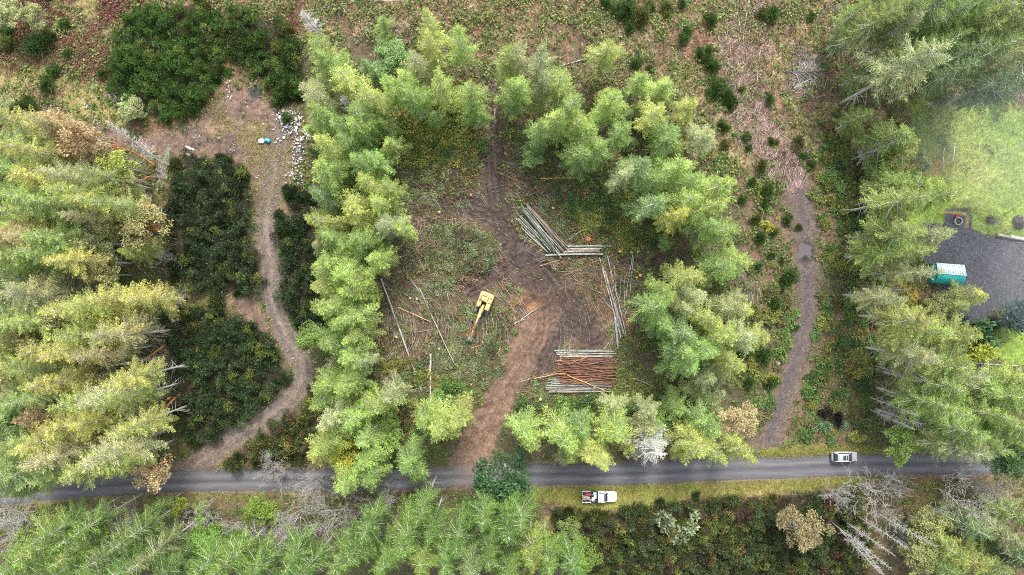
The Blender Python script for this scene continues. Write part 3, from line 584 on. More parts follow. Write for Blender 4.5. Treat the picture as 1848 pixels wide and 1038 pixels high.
for stand, where, whence, (ax, ay), k0, h0, rows in STANDS:
    R = []
    for row in rows.split(';'):
        q = row.split(); x, y, r = map(float, q[:3]); R.append((x, y, r, q[3], q[4] if len(q) > 4 else k0, float(q[5]) if len(q) > 5 else h0))
    kinds_ = {}
    for q in R:
        key = NOUN[q[4]] if q[4] in 'DA' else TINT[q[3]][1] + ' ' + NOUN[q[4]]; kinds_.setdefault(key, []).append(q)
    for key, qs in kinds_.items():
        qs.sort(key=lambda q: -(q[1]) if ay else ax * q[0])
        for i, q in enumerate(qs):
            x, y, r, tint, code, h = q
            lab = f'{key} {where}' if len(qs) == 1 else f'{ORD[i]} {key} {whence}, {where}'
            h *= rnd.uniform(.93, 1.07); zc = h * KIND[code]['zf']
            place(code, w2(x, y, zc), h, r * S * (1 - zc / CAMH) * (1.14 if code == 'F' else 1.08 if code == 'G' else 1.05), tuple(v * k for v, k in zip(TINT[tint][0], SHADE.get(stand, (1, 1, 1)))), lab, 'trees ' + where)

# young firs standing under the belts, which fill the gaps between the crowns
g = np.random.default_rng(700); ring = [poly(p) for p in ([(560, 100), (700, 120), (860, 130), (850, 180), (720, 210), (640, 290), (560, 230)], [(560, 290), (660, 290), (690, 420), (640, 560), (640, 720), (700, 780), (690, 860), (600, 860), (590, 700), (570, 500)], [(920, 120), (1090, 150), (1240, 190), (1290, 330), (1320, 420), (1260, 430), (1180, 340), (1050, 290), (930, 270)], [(1180, 520), (1330, 460), (1360, 600), (1300, 680), (1220, 670)], [(930, 760), (1340, 740), (1340, 820), (930, 830)], [(-20, 240), (240, 300), (270, 500), (270, 780), (200, 840), (-20, 860)])]
for P, n, wh in zip(ring, (16, 30, 20, 12, 14, 40), ('northern belt', 'row beside the gravel track', 'northeastern belt', 'eastern group', 'row along the road', 'western wood')):
    k = 0
    while k < n:
        q = np.array((g.uniform(P[:, 0].min(), P[:, 0].max()), g.uniform(P[:, 1].min(), P[:, 1].max())))
        if d_poly(q[:1], q[1:], P)[0] > 0: continue
        k += 1; h = g.uniform(6, 11); place('F', tuple(q * (1 - .6 * h / CAMH)), h, g.uniform(1.3, 2.1), TINT[('lg', 'mg', 'gg', 'bg', 'yg')[g.integers(5)]][0], 'young understory fir among the taller trees of the ' + wh, 'young firs of the ' + wh)

# trees that show a foot and a tip of their own: leaning, tall and bare ones
def standing(code, bx, by, tx, ty, h, r, tint, label, group=None):
    place(code, w2(bx, by), h, r, TINT[tint][0], label, group, w2(tx, ty, h))
standing('G', 1515, 188, 1706, 76, 27, 4.9, 'gg', 'large pale fir leaning outward with its whole grey trunk showing, above the lawn')
standing('D', 300, 300, 192, 219, 13, 1.9, 'gg', 'silver dead fir with curled bare branches over the brown yard')
standing('D', 284, 345, 305, 262, 9, 1.3, 'gg', 'small grey-green dead fir beside the two pale planks')
for k, (bx, by, tx, ty, h) in enumerate([(1494, 30, 1535, -8, 17), (1505, 55, 1567, 6, 20), (1508, 83, 1565, 40, 19), (1510, 100, 1562, 55, 19), (1508, 115, 1568, 66, 20), (1520, 133, 1582, 88, 20), (1465, 50, 1505, -5, 18)]):
    standing('D', bx, by, tx, ty, h, .5, 'gg', f'{ORD[k]} slim bare trunk of the leaning row near the tall pale fir', 'slim bare trunks')
for k, (bx, by, tx, ty, h) in enumerate([(1500, 942, 1612, 1030, 18), (1520, 938, 1615, 1003, 17), (1510, 950, 1590, 1036, 18), (1578, 924, 1690, 987, 18), (1545, 930, 1640, 990, 16), (1535, 960, 1600, 1045, 15)]):
    standing('D', bx, by, tx, ty, h, 1.0, 'gg', f'{ORD[k]} grey dead trunk leaning out of the thicket below the silver car', 'grey dead trunks below the road')
for k, (bx, by, tx, ty, h) in enumerate([(1565, 715, 1660, 752, 17), (1567, 738, 1650, 775, 16), (1585, 638, 1690, 657, 18), (1577, 660, 1680, 690, 17), (1557, 484, 1650, 472, 16), (1548, 520, 1640, 523, 16), (1585, 590, 1680, 600, 18), (1535, 372, 1640, 345, 17), (1532, 290, 1625, 252, 15), (1535, 236, 1580, 205, 10)]):
    standing('D', bx, by, tx, ty, h, .8, 'gg', f'{ORD[k]} grey leaning snag along the edge of the wood by the teal canopy', 'grey snags at the edge of the eastern wood')
for k, (bx, by, tx, ty, h) in enumerate([(276, 335, 180, 300, 14), (270, 300, 200, 270, 12), (285, 395, 190, 370, 14), (300, 378, 200, 355, 15), (280, 545, 130, 548, 22), (275, 600, 160, 605, 18), (300, 655, 190, 690, 18), (310, 640, 200, 660, 17), (312, 700, 210, 740, 17), (308, 705, 215, 760, 17), (300, 575, 190, 580, 16), (310, 660, 215, 640, 14)]):
    standing('D', bx, by, tx, ty, h, .55, 'gg', f'{ORD[k]} thin grey trunk at the edge of the wood beside the broom thicket', 'thin grey trunks at the edge of the western wood')

# madrona stems that show red and orange
def stems(name, label, pts, rad, mat, cat='madrona', group=None, col=(1, 1, 1), h0=.3, h1=3.):
    n = len(pts); mb = MB(); P = np.array([(*w2(x, y, h0 + (h1 - h0) * i / (n - 1)), h0 + (h1 - h0) * i / (n - 1)) for i, (x, y) in enumerate(pts)])
    t = np.linspace(0, n - 1, n * 5); Q = np.stack([np.interp(t, np.arange(n), P[:, a]) for a in range(3)], -1)
    Q[1:-1] = (Q[:-2] + Q[1:-1] + Q[2:]) / 3; Q[1:-1] += RNG.normal(0, .06, Q[1:-1].shape)
    mb.tube(Q, np.linspace(rad, rad * .5, len(Q)), 7, col); b = Q[int(len(Q) * .7)]; d = unit(Q[-1] - Q[int(len(Q) * .6)])
    for s in (-1, 1): mb.tube([b, b + (d + s * .6 * np.cross(d, (0, 0, 1))) * 1.0, b + (d + s * .5 * np.cross(d, (0, 0, 1))) * 2.], [rad * .5, rad * .35, rad * .2], 5, col)
    o = mb.build(name, mat, col=True); return tag(o, label, cat, group)
stems('leaning_madrona', 'outer curved red madrona trunk arching toward the paved road', [(325, 712), (312, 722), (300, 735), (292, 752), (284, 775), (277, 800)], .26, M['madrona'], h1=8.)
stems('leaning_madrona', 'inner curved orange madrona trunk, slimmer of the red pair above the road', [(322, 714), (305, 718), (293, 732), (288, 750), (275, 768), (267, 790)], .2, M['madrona'], h1=7.)
stems('leaning_madrona', 'long orange madrona trunk reaching out of the western wood over grey limbs', [(300, 622), (278, 637), (255, 652), (232, 662), (205, 675), (184, 680)], .2, M['madrona'], h1=8.)
stems('leaning_madrona', 'orange madrona trunk curving past the silver dead fir', [(280, 300), (258, 285), (240, 275), (222, 268), (196, 259)], .2, M['madrona'], h1=7.)
stems('leaning_madrona', 'bent orange madrona limb beside the grey-green dead fir', [(283, 320), (268, 320), (250, 326), (235, 332), (222, 330)], .16, M['madrona'], h1=7.)
stems('leaning_madrona', 'forked red madrona limb at the upper edge of the broom thicket', [(297, 388), (283, 386), (272, 384), (262, 370), (250, 368)], .14, M['madrona'], h1=7.)
stems('leaning_madrona', 'short orange madrona limb inside the western wood', [(205, 424), (195, 428), (185, 424), (178, 428)], .16, M['madrona'], h0=9., h1=11.)
stems('leaning_madrona', 'dark red madrona trunk below the lawn edge', [(1583, 345), (1600, 328), (1625, 315), (1650, 296)], .16, M['madrona'], h1=6.)
for k, p in enumerate([[(728, 785), (722, 768), (726, 750), (718, 735)], [(735, 772), (742, 752), (748, 738), (758, 728)], [(700, 782), (708, 765), (718, 745)], [(716, 790), (735, 785), (745, 770), (752, 745)], [(690, 795), (705, 790), (716, 775)]]):
    stems('madrona_sapling', f'{ORD[k]} thin orange stem, from its foot, in the brush west of the dirt drive', p, .09, M['madrona'], 'sapling', 'orange stems west of the dirt drive', (1.3, 1.5, .8), h1=4.)
# ------------------------------------------------------------------ shrubs
BROOM = [broom_mesh(s).me('shoots', M['needle'], True) for s in range(81, 86)]
LEAFY = []
for s in (91, 92, 93):
    g = np.random.default_rng(s); mb = MB()
    for k in range(7): leaf_clump(mb, g, np.array((g.normal(0, .4), g.normal(0, .4), .5 + .3 * g.random())), .42, 60, .3, .7, g.uniform(.75, 1.25))
    LEAFY.append(mb.me('leaves', M['leaf'], True))
def shrub(name, meshes, px, py, r, col, label, cat, group, zs=1.):
    x, y = w2(px, py); me = rnd.choice(meshes)
    o = link(name, me, None, (x, y, float(zat(np.array([x]), np.array([y]))[0]) - .08)); k = r * S / .9
    o.scale = (k * rnd.uniform(.88, 1.12), k * rnd.uniform(.88, 1.12), k * zs * rnd.uniform(.8, 1.1)); o.rotation_euler.z = rnd.uniform(0, 6.28)
    j = rnd.uniform(.82, 1.18); o.color = (col[0] * j, col[1] * j, col[2] * j, 1); return tag(o, label, cat, group)
DG, OG, LGR = (.12, .21, .06), (.21, .24, .08), (.17, .26, .08)
SPOTS = '''1092 10 12;1130 18 16;1172 12 12;1122 32 16;1157 34 18;1133 54 14;1108 20 12;1203 14 14;1230 8 13;1203 30 11;1280 40 14;1240 60 12;1232 72 12;1262 98 15;1275 110 14;1284 124 14;1148 116 12;1172 124 10;1386 180 15;1312 178 14;1294 160 16;1282 172 12;1339 162 9;1306 232 12;1300 226 10;1306 262 12;1345 248 12;1350 268 10;1318 188 12;1278 92 9;1390 30 12;1460 32 11;1373 28 12;1389 256 9;1436 260 14;1446 282 11;1398 258 8;1460 300 13;1372 300 12;1382 346 13;1370 430 12;1424 500 14;1420 395 8;1395 420 12;1362 395 10;1380 370 11;1440 410 8;1434 590 9;1410 520 10;120 45 17;95 70 15;75 85 18;100 130 18;90 155 17;60 190 20;45 200 16;130 100 12;20 60 17;15 80 16;525 150 20;500 190 16;520 215 14;1355 330 12;1340 360 11;1368 480 12;1390 460 10;1410 470 9;1395 550 12;1375 640 14;1390 690 12;1350 690 13;1335 640 12'''
for q in SPOTS.split(';'):
    x, y, r = map(float, q.split()); w = x > 700
    shrub('broom_bush', BROOM, x, y, r * rnd.uniform(.6, 1.02), DG if rnd.random() < .75 else OG, 'small dark green broom bush on the cut-over land around the puddled track' if w else 'dark broom bush among dry bracken northwest of the gravel yard', 'bush', 'broom bushes by the puddled track' if w else 'broom bushes northwest of the yard', 1.1)
named = [(240, 197, 19, (.3, .42, .18), LEAFY, 'pale green round bush beside the broken grey boards', 1.3), (1200, 941, 22, (.25, .3, .17), LEAFY, 'pale grey-green bush in the dark thicket, nearer the white pickup', 1.2),
    (1243, 944, 20, (.27, .33, .18), LEAFY, 'pale grey-green bush in the dark thicket, farther from the white pickup', 1.2), (1753, 637, 21, (.42, .46, .08), LEAFY, 'bright lime-yellow bush below the rhododendron', 1.6),
    (1768, 606, 20, (.07, .15, .06), LEAFY, 'dark glossy rhododendron beside the second lawn', 1.2), (1818, 567, 25, (.16, .25, .24), BROOM, 'large silvery blue spruce bush between the gravel lot and the lawn', 1.5),
    (1728, 578, 13, (.2, .29, .28), BROOM, 'small silvery blue bush at the tip of the gravel lot', 1.3), (1785, 585, 13, (.05, .1, .04), BROOM, 'very dark bush between blue spruce and rhododendron', 1.), (610, 818, 10, (.5, .42, .08), LEAFY, 'yellow bush hidden by the yellow broadleaf tree', 1.),
    (1490, 745, 12, (.07, .05, .055), BROOM, 'dark purplish brush heap west of the parked silver car', .7), (1510, 755, 13, (.06, .045, .05), BROOM, 'darker brush heap just above the parked silver car', .7),
    (487, 818, 10, (.2, .34, .1), LEAFY, 'bright green fir seedling beside the gravel track mouth', 1.4), (1478, 768, 10, (.16, .28, .14), LEAFY, 'light green bush above the parked silver car', 1.), (1520, 768, 8, (.16, .27, .15), LEAFY, 'small light green bush above the parked silver car', 1.),
    (1382, 405, 10, (.4, .4, .07), LEAFY, 'yellow flowering bush east of the fir belt', 1.), (795, 712, 10, (.2, .32, .08), LEAFY, 'bright green bush at the foot of the clearing', 1.)]
for x, y, r, c, me, lab, zs in named: shrub('bush', me, x, y, r, c, lab, 'bush', None, zs)
UND = [('leafy shrub in the brush between the puddled track and the eastern wood', [(1478, 260), (1500, 180), (1545, 210), (1600, 420), (1580, 640), (1560, 790), (1440, 800), (1450, 720), (1480, 560)], 170), ('leafy shrub in the green brush at the foot of the clearing', [(690, 640), (760, 660), (850, 695), (858, 720), (800, 790), (700, 790)], 40),
       ('leafy shrub in the brush below the red log pile', [(965, 718), (1090, 715), (1200, 690), (1230, 740), (1100, 750), (945, 760)], 36), ('leafy shrub in the yellowing brush north of the muddy spur', [(1010, 340), (1130, 360), (1210, 400), (1220, 450), (1130, 440), (1050, 410)], 48), ('leafy shrub in the brush in the belt north of the slash heap', [(735, 205), (860, 215), (875, 265), (800, 295), (720, 270)], 52),
       ('leafy shrub west of the puddled track below the dry clearing', [(1335, 540), (1440, 480), (1430, 640), (1380, 760), (1340, 720)], 34)]
for lab, pg, n in UND:
    P = poly(pg); k = 0
    while k < n:
        x, y = rnd.uniform(P[:, 0].min(), P[:, 0].max()), rnd.uniform(P[:, 1].min(), P[:, 1].max())
        if d_poly(np.array([x]), np.array([y]), P)[0] > 0: continue
        k += 1; c = rnd.choice([(.11, .2, .05), (.16, .25, .07), (.08, .14, .045), (.24, .25, .06), (.17, .16, .06)])
        shrub('leafy_shrub', LEAFY, x / S + CX, CY - y / S, rnd.uniform(6, 13), c, lab, 'shrub', 'shrubs: ' + lab, .8)

# thickets that read as one mass each
def inside(pg, n, seed):
    g = np.random.default_rng(seed); P = poly(pg); out = np.zeros((0, 2))
    while len(out) < n:
        q = np.column_stack([g.uniform(P[:, 0].min() - 1, P[:, 0].max() + 1, 4000), g.uniform(P[:, 1].min() - 1, P[:, 1].max() + 1, 4000)])
        w = (noise(q[:, 0], q[:, 1], 2., 77, 2) - .5) * 2.4; out = np.vstack([out, q[d_poly(q[:, 0], q[:, 1], P) + w < .1]])
    return out[:n]
EDGE = dict(a='big dark thicket above the gravel yard', b='small dark thicket next to the northwestern firs', c='long dark thicket west of the gravel track', d='dark thicket in the bend of the gravel track', e='dark thicket between gravel track and fir row', f='brownish thicket at the gravel track mouth', g='mixed thicket south of the parked vehicles')
for key, pg in THICK.items():
    P = poly(pg); area = .5 * abs(np.dot(P[:, 0], np.roll(P[:, 1], 1)) - np.dot(P[:, 1], np.roll(P[:, 0], 1))); g = np.random.default_rng(len(pg) * 7 + ord(key)); mb = MB()
    br = key in 'gf'
    base = np.array({'g': (.105, .15, .058), 'f': (.12, .15, .06), 'a': (.105, .195, .045), 'b': (.1, .175, .045), 'c': (.08, .12, .055), 'd': (.08, .13, .055), 'e': (.075, .12, .055)}[key])
    # shrub by shrub: each a mound of upright tufts of its own height and shade, gaps left between
    mounds = inside(pg, int(area * .85), ord(key)); mh = g.uniform(.7, 3.4, len(mounds)); mr = g.uniform(.6, 1.15, len(mounds)); Q, hh, tone, hue = [], [], [], []
    for (x, y), h, r in zip(mounds, mh, mr):
        n = int(11 * r * r) + 4; a = g.uniform(0, 6.28, n); q = np.sqrt(g.random(n)); t0 = g.uniform(.5, 1.25); hu = g.random()
        Q += list(np.column_stack([x + r * q * np.cos(a), y + r * q * np.sin(a)])); hh += list(h * (1 - .7 * q * q) * g.uniform(.75, 1.1, n)); tone += list(t0 * g.uniform(.8, 1.2, n)); hue += [hu] * n
    for (x, y), h, t, hu in zip(Q, hh, tone, hue):
        m = 20; r = g.uniform(.22, .42); v = unit(g.normal(0, 1, (m, 3)) + (0, 0, .9)); c0 = np.array((x, y, h)); Pq = c0 + v * (g.random((m, 1)) ** .5) * r
        D = unit(v + g.normal(0, .3, (m, 3)) + (0, 0, .5)); cl = t * g.uniform(.6, 1.45, m)[:, None]; cc = base
        if br and hu < .1: cc = np.array((.17, .1, .07))
        elif br and hu < .2: cc = np.array((.24, .23, .07))
        elif hu > .88: cc = np.array((.2, .25, .06))
        mb.leaves(Pq, D, g.normal(0, 1, (m, 3)), g.uniform(.25, .5, m), g.uniform(.07, .14, m), cl * cc)
    for k in range(14 if key != 'g' else 22):
        i = g.integers(len(P)); f = g.random(); q = P[i] * (1 - f) + P[(i + 1) % len(P)] * f; ctr = P.mean(0); q = q + unit((q - ctr)[None])[0] * g.uniform(-.4, 1.4); r_ = g.uniform(6, 13)
        if d_line(q[:1], q[1:], [w2(*p_) for p_ in ROAD])[0][0] < 3 or d_line(q[:1], q[1:], curve(TRACK))[0][0] < 2.2: continue
        shrub('broom_bush', BROOM, q[0] / S + CX, CY - q[1] / S, r_, tuple(base * g.uniform(.9, 1.4)) if g.random() < .7 else (.2, .22, .07), 'broom bush on the edge of the ' + EDGE[key], 'bush', 'bushes on the edge of the ' + EDGE[key], 1.2)
    tag(mb.build('broom_thicket', M['herb'], col=True), kind='stuff')

# ------------------------------------------------------------------ ground cover nobody could count
def cells(Wt, n, seed):
    g = np.random.default_rng(seed); fr = (np.abs(X) < 102) & (np.abs(Y) < 62); w = np.where(fr, np.clip(Wt, 0, None), 0).ravel(); w /= w.sum()
    k = g.choice(len(w), n, p=w); j = g.uniform(-.5, .5, (n, 2)) * STEP
    return X.ravel()[k] + j[:, 0], Y.ravel()[k] + j[:, 1], Z.ravel()[k]
clean = 1 - np.clip(np.maximum.reduce([m_road, m_track, m_yard * .95, m_drive, m_e, m_lot, m_lawn * .97, m_verge * .95, 1 - sstep(2.0, 2.6, dr)]), 0, 1)
patch = sstep(.42, .6, n2)
def herbs(name, Wt, n, k, size, pal, seed, h=.5, wf=(.5, .8), upr=0.):
    g = np.random.default_rng(seed); x, y, z = cells(Wt, n, seed); sp = g.uniform(.6, 1.5, n)
    c0 = np.array(pal)[g.integers(0, len(pal), n)] * g.uniform(.7, 1.3, (n, 1)); r = np.repeat(np.arange(n), k); m = len(r)
    v = unit(g.normal(0, 1, (m, 3)) * (1, 1, .4) + (0, 0, upr)); P = np.column_stack([x, y, z])[r] + v * (g.random((m, 1)) * .35 * sp[r][:, None]) + np.column_stack([np.zeros(m), np.zeros(m), g.random(m) * h * sp[r]])
    Nn = np.array((0, 0, 1.)) + g.normal(0, .5, (m, 3)); Ln = size * sp[r] * g.uniform(.6, 1.3, m); mb = MB()
    mb.leaves(P, v + g.normal(0, .2, (m, 3)), Nn, Ln, Ln * g.uniform(*wf, m), c0[r] * g.uniform(.7, 1.3, (m, 1)))
    return tag(mb.build(name, M['herb'], col=True), kind='stuff')
GRN = [(.12, .2, .045), (.17, .25, .06), (.08, .15, .04), (.23, .27, .06), (.13, .16, .05)]
DRY = [(.33, .24, .13), (.26, .17, .09), (.18, .1, .06), (.4, .32, .17), (.13, .08, .055)]
herbs('undergrowth_plants', clean * (1 - m_thick) * (.25 + patch) * (1 - .6 * top) * (1 - .93 * m_mud) * (1 - .74 * m_clear) * (1 - .75 * m_red), 30000, 7, .34, GRN, 201, .5)
herbs('dry_bracken_litter', clean * (1 - m_thick) * (top * (.3 + sstep(.4, .6, n1)) + .25 * m_clear * (1 - m_mud) + .2 * (Y < 5)), 26000, 6, .36, DRY, 202, .35, (.2, .45))
herbs('red_bracken', clean * (1 - m_thick) * np.clip(nw * sstep(.47, .56, n1) + np.exp(-(np.hypot(X - w2(515, 45)[0], Y - w2(515, 45)[1]) / 2.6) ** 2) + .25 * m_sh * sstep(-40, -20, X) + .5 * np.exp(-(np.hypot((X - w2(1300, 905)[0]) / 5, Y - w2(1300, 905)[1]) / 1.4) ** 2), 0, 1), 6500, 6, .36, [(.24, .09, .07), (.18, .08, .06), (.28, .14, .09), (.13, .07, .05)], 208, .6, (.25, .5))
herbs('clear_cut_greens', clean * (1 - m_thick) * top * sstep(.48, .6, noise(X, Y, 3, 88, 3)), 11000, 6, .33, [(.2, .25, .07), (.25, .27, .1), (.13, .19, .05), (.28, .3, .14)], 203, .4)
yb = np.exp(-((np.hypot((X - w2(1120, 400)[0]) / 1.5, Y - w2(1120, 400)[1])) / 4.5) ** 2) + np.exp(-((np.hypot((X - w2(800, 240)[0]) / 1.4, Y - w2(800, 240)[1])) / 5.) ** 2) + .6 * np.exp(-((np.hypot((X - w2(1120, 720)[0]) / 2, Y - w2(1120, 720)[1])) / 3.5) ** 2)
herbs('yellowing_leaves', clean * yb * (1 - m_mud), 3200, 9, .34, [(.42, .4, .08), (.34, .36, .08), (.36, .26, .08), (.2, .28, .06), (.15, .22, .05)], 204, .6)
herbs('verge_grass', m_verge * (dr > 2.1) + .3 * m_sh * (dr > 2.2), 12000, 4, .2, [(.3, .3, .07), (.24, .28, .06), (.36, .3, .12)], 205, .1, (.15, .25), .6)
herbs('lawn_grass', m_lawn * (1 - m_lot), 12000, 4, .2, [(.22, .29, .075), (.27, .31, .08), (.18, .26, .07)], 206, .1, (.15, .25), .6)
herbs('yard_weeds', (m_yard * sstep(.52, .64, n1) + .4 * (1 - sstep(1.8, 3.4, dt)) * (1 - m_track) + .5 * m_red * patch + .3 * (1 - sstep(1.5, 3.5, de)) * (1 - m_e)), 3600, 4, .24, [(.32, .26, .1), (.27, .25, .08), (.2, .22, .06)], 207, .12, (.2, .4), .3)

def sticks(name, Wt, n, pal, seed, L=(.4, 1.8), r=(.022, .055), ang=None):
    g = np.random.default_rng(seed); x, y, z = cells(Wt, n, seed); mb = MB(); a = g.uniform(0, 6.28, n) if ang is None else g.normal(ang, .5, n)
    Ls = g.uniform(*L, n); rs = g.uniform(*r, n); c = np.array(pal)[g.integers(0, len(pal), n)] * g.uniform(.7, 1.25, (n, 1)); d = np.column_stack([np.cos(a), np.sin(a), g.normal(0, .08, n)])
    p = np.column_stack([x, y, z + rs + g.uniform(.02, .25, n)]); sd = unit(np.cross(d, (0, 0, 1.))); up = np.cross(sd, d); V = []
    for e, k in ((-1, 1.), (0.1, .85), (1, .45)):
        m = p + d * (Ls * e / 2)[:, None] + sd * (g.normal(0, .06, n) * (e == .1))[:, None]
        for u, w in ((1, 0), (-.5, .87), (-.5, -.87)): V.append(m + up * (rs * k * u)[:, None] + sd * (rs * k * w)[:, None])
    V = np.stack(V, 1); b = np.arange(n)[:, None] * 9; F = np.concatenate([b + np.array(f) for q in (0, 3) for f in ((q, q + 1, q + 4, q + 3), (q + 1, q + 2, q + 5, q + 4), (q + 2, q, q + 3, q + 5))])
    mb.add(V.reshape(-1, 3), F, np.repeat(c, 9, 0)); return tag(mb.build(name, M['wood'], col=True), kind='stuff')
WD = [(.34, .3, .26), (.42, .38, .33), (.25, .18, .13), (.4, .22, .1), (.2, .13, .09)]
sticks('slash_twigs', clean * (m_clear * (1.2 - m_mud) + .22 * top + .12), 9500, WD, 301, (.4, 2.4))
sticks('orange_slash', clean * m_clear * (1 - m_mud) + .25 * clean * top * (X > -30), 500, [(.5, .24, .07), (.42, .18, .06)], 302, (.8, 2.8), (.03, .07))
heapw = np.exp(-((np.hypot(X - w2(1450, 130)[0], (Y - w2(1450, 130)[1]) / 1.4)) / 2.4) ** 2)
sticks('grey_brush_heap', heapw, 420, [(.45, .42, .41), (.36, .33, .34)], 303, (1., 2.8), (.03, .06))
sticks('track_debris', m_red * (Y > 15), 1500, [(.42, .34, .32), (.5, .44, .4), (.26, .15, .13)], 304, (.4, 2.2), (.03, .07), 1.2)
sticks('brush_debris', clean * (np.exp(-((np.hypot(X - w2(1265, 520)[0] - 9, Y - w2(1265, 520)[1])) / 2.2) ** 2) + np.exp(-((np.hypot(X - w2(290, 620)[0], (Y - w2(290, 620)[1]) / 5)) / 3.) ** 2)), 500, [(.42, .38, .34), (.5, .47, .42)], 305, (1., 3.), (.03, .06))

sticks('heap_branches', np.exp(-(np.hypot((X - w2(835, 455)[0]) / 1.15, Y - w2(835, 455)[1]) / 3.6) ** 2), 260, [(.2, .11, .07), (.14, .09, .07), (.36, .3, .24), (.3, .17, .09)], 306, (.8, 2.6), (.03, .06))
# green fir boughs: the slash heap and the tops left lying
def boughs(name, spots, seed, col, L0=(1.6, 3.2)):
    g = np.random.default_rng(seed); mb = MB()
    for x, y, z in spots:
        L = g.uniform(*L0); a = g.uniform(0, 6.28); d = np.array((math.cos(a), math.sin(a), g.normal(0, .18))); h = np.array((-math.sin(a), math.cos(a), 0.)); m = int(L / .1); s = np.linspace(.05, 1, m); o = np.array((x, y, z)) - d * L / 2
        mb.tube([o, o + d * L * .95], [.04, .012], 3, (.3, .22, .14), False); P = o + d * (L * s)[:, None]; sd = np.where(np.arange(m) % 2, 1., -1.)[:, None]; tl = .34 * L * (1 - s) ** .7 * np.minimum(1, s * 4) + .15; D = unit(d * .6 + h * sd * .8 + g.normal(0, .15, (m, 3))); t = g.uniform(.35, 1.35); c = np.array(col[g.integers(0, len(col))])
        for k in range(int(np.ceil(tl.max() / .3))):
            on = tl > k * .3; n = on.sum()
            mb.leaves(P[on] + D[on] * k * .3, D[on] + g.normal(0, .25, (n, 3)), np.array((0, 0, 1.)) + g.normal(0, .4, (n, 3)), g.uniform(.35, .55, n), g.uniform(.1, .18, n), c * (t * g.uniform(.7, 1.3, (n, 1))))
    return mb.build(name, M['herb'], col=True)
g = np.random.default_rng(401)
def blob(px, py, rx, ry, n, h=0.):
    x0, y0 = w2(px, py); a = g.uniform(0, 6.28, n); q = np.sqrt(g.random(n)); x = x0 + q * rx * np.cos(a); y = y0 + q * ry * np.sin(a); return np.column_stack([x, y, zat(x, y) + .15 + h * (1 - q ** 2) * g.uniform(.6, 1, n)])
FIRC = [(.16, .23, .08), (.2, .27, .11), (.11, .16, .06), (.24, .28, .15), (.2, .14, .08)]
tag(boughs('slash_heap', np.vstack([blob(842, 458, 5.6, 4.6, 120, 1.6), blob(800, 445, 3.5, 3.5, 34, .8)]), 402, FIRC + [(.16, .1, .06)]), 'broad heap of green fir boughs beside the muddy turning place', 'slash heap')
lw = clean * m_clear * (1 - m_mud) * (1.2 - .5 * sstep(-5, 10, X)) + .5 * clean * yb * (1 - m_mud)
x_, y_, z_ = cells(lw, 380, 411); tag(boughs('brush_slash', np.column_stack([x_, y_, z_ + .15]), 412, FIRC + [(.17, .26, .09), (.13, .21, .08), (.26, .17, .1)], (.8, 2.3)), kind='stuff')
sticks('bare_slash', lw, 2500, WD + [(.5, .46, .4)], 413, (.7, 3.4), (.025, .055))
rw = (dr < 2.6) * (sstep(1.2, 1.9, dr) + .12); herbs('road_leaf_litter', rw, 2600, 2, .16, [(.25, .17, .09), (.3, .24, .12), (.16, .11, .07), (.22, .24, .08)], 210, .03)
tag(boughs('fir_boughs', np.vstack([blob(790, 500, 2.4, 3.6, 34), blob(890, 640, 1.6, 4.6, 34, .4), blob(872, 672, 1.6, 2.6, 18, .3), blob(855, 605, 5, 4.5, 38), blob(740, 540, 6, 8, 26), blob(1000, 400, 8, 5, 40), blob(810, 660, 5, 5, 66), blob(760, 690, 5, 4, 40), blob(1030, 380, 5, 3, 30), blob(1190, 500, 4, 4, 24), blob(780, 350, 6, 5, 36), blob(985, 708, 2, 1.4, 12)]), 403, FIRC), kind='stuff')

# ------------------------------------------------------------------ logs, each a thing of its own
def log_mesh(seed, kinks=.0):
    """one metre long, one wide: rings across x, their centres wandering by kinks widths"""
    gg = np.random.default_rng(seed); mb = MB(); n, k = 11, 9; t = np.linspace(0, 1, n); o = np.cumsum(gg.normal(0, kinks, (n, 2)), 0) * .6; o -= o[0] + (o[-1] - o[0]) * t[:, None]
    r = np.linspace(1, .72, n) * gg.uniform(.93, 1.07, n); a = np.arange(k) / k * 2 * math.pi
    V = np.stack([np.repeat(t, k).reshape(n, k), o[:, :1] + r[:, None] * np.cos(a), o[:, 1:] * .5 + r[:, None] * np.sin(a)], -1).reshape(-1, 3)
    i = np.arange(n - 1)[:, None] * k; q = np.arange(k)[None]; q2 = (q + 1) % k
    mb.add(V, [np.stack([i + q, i + q2, i + k + q2, i + k + q], -1).reshape(-1, 4), np.array([list(range(k))[::-1], [(n - 1) * k + w for w in range(k)]])])
    me = mb.me('log', [M['logbark'], M['cut']])
    for p in me.polygons:
        if len(p.vertices) > 4: p.material_index = 1
        else: p.use_smooth = True
    return me
LOGS = [log_mesh(s, .0) for s in (1, 2)]; CROOK = [log_mesh(s, .45) for s in (3, 4, 5)]; BENT = [log_mesh(s, 1.0) for s in (6, 7)]
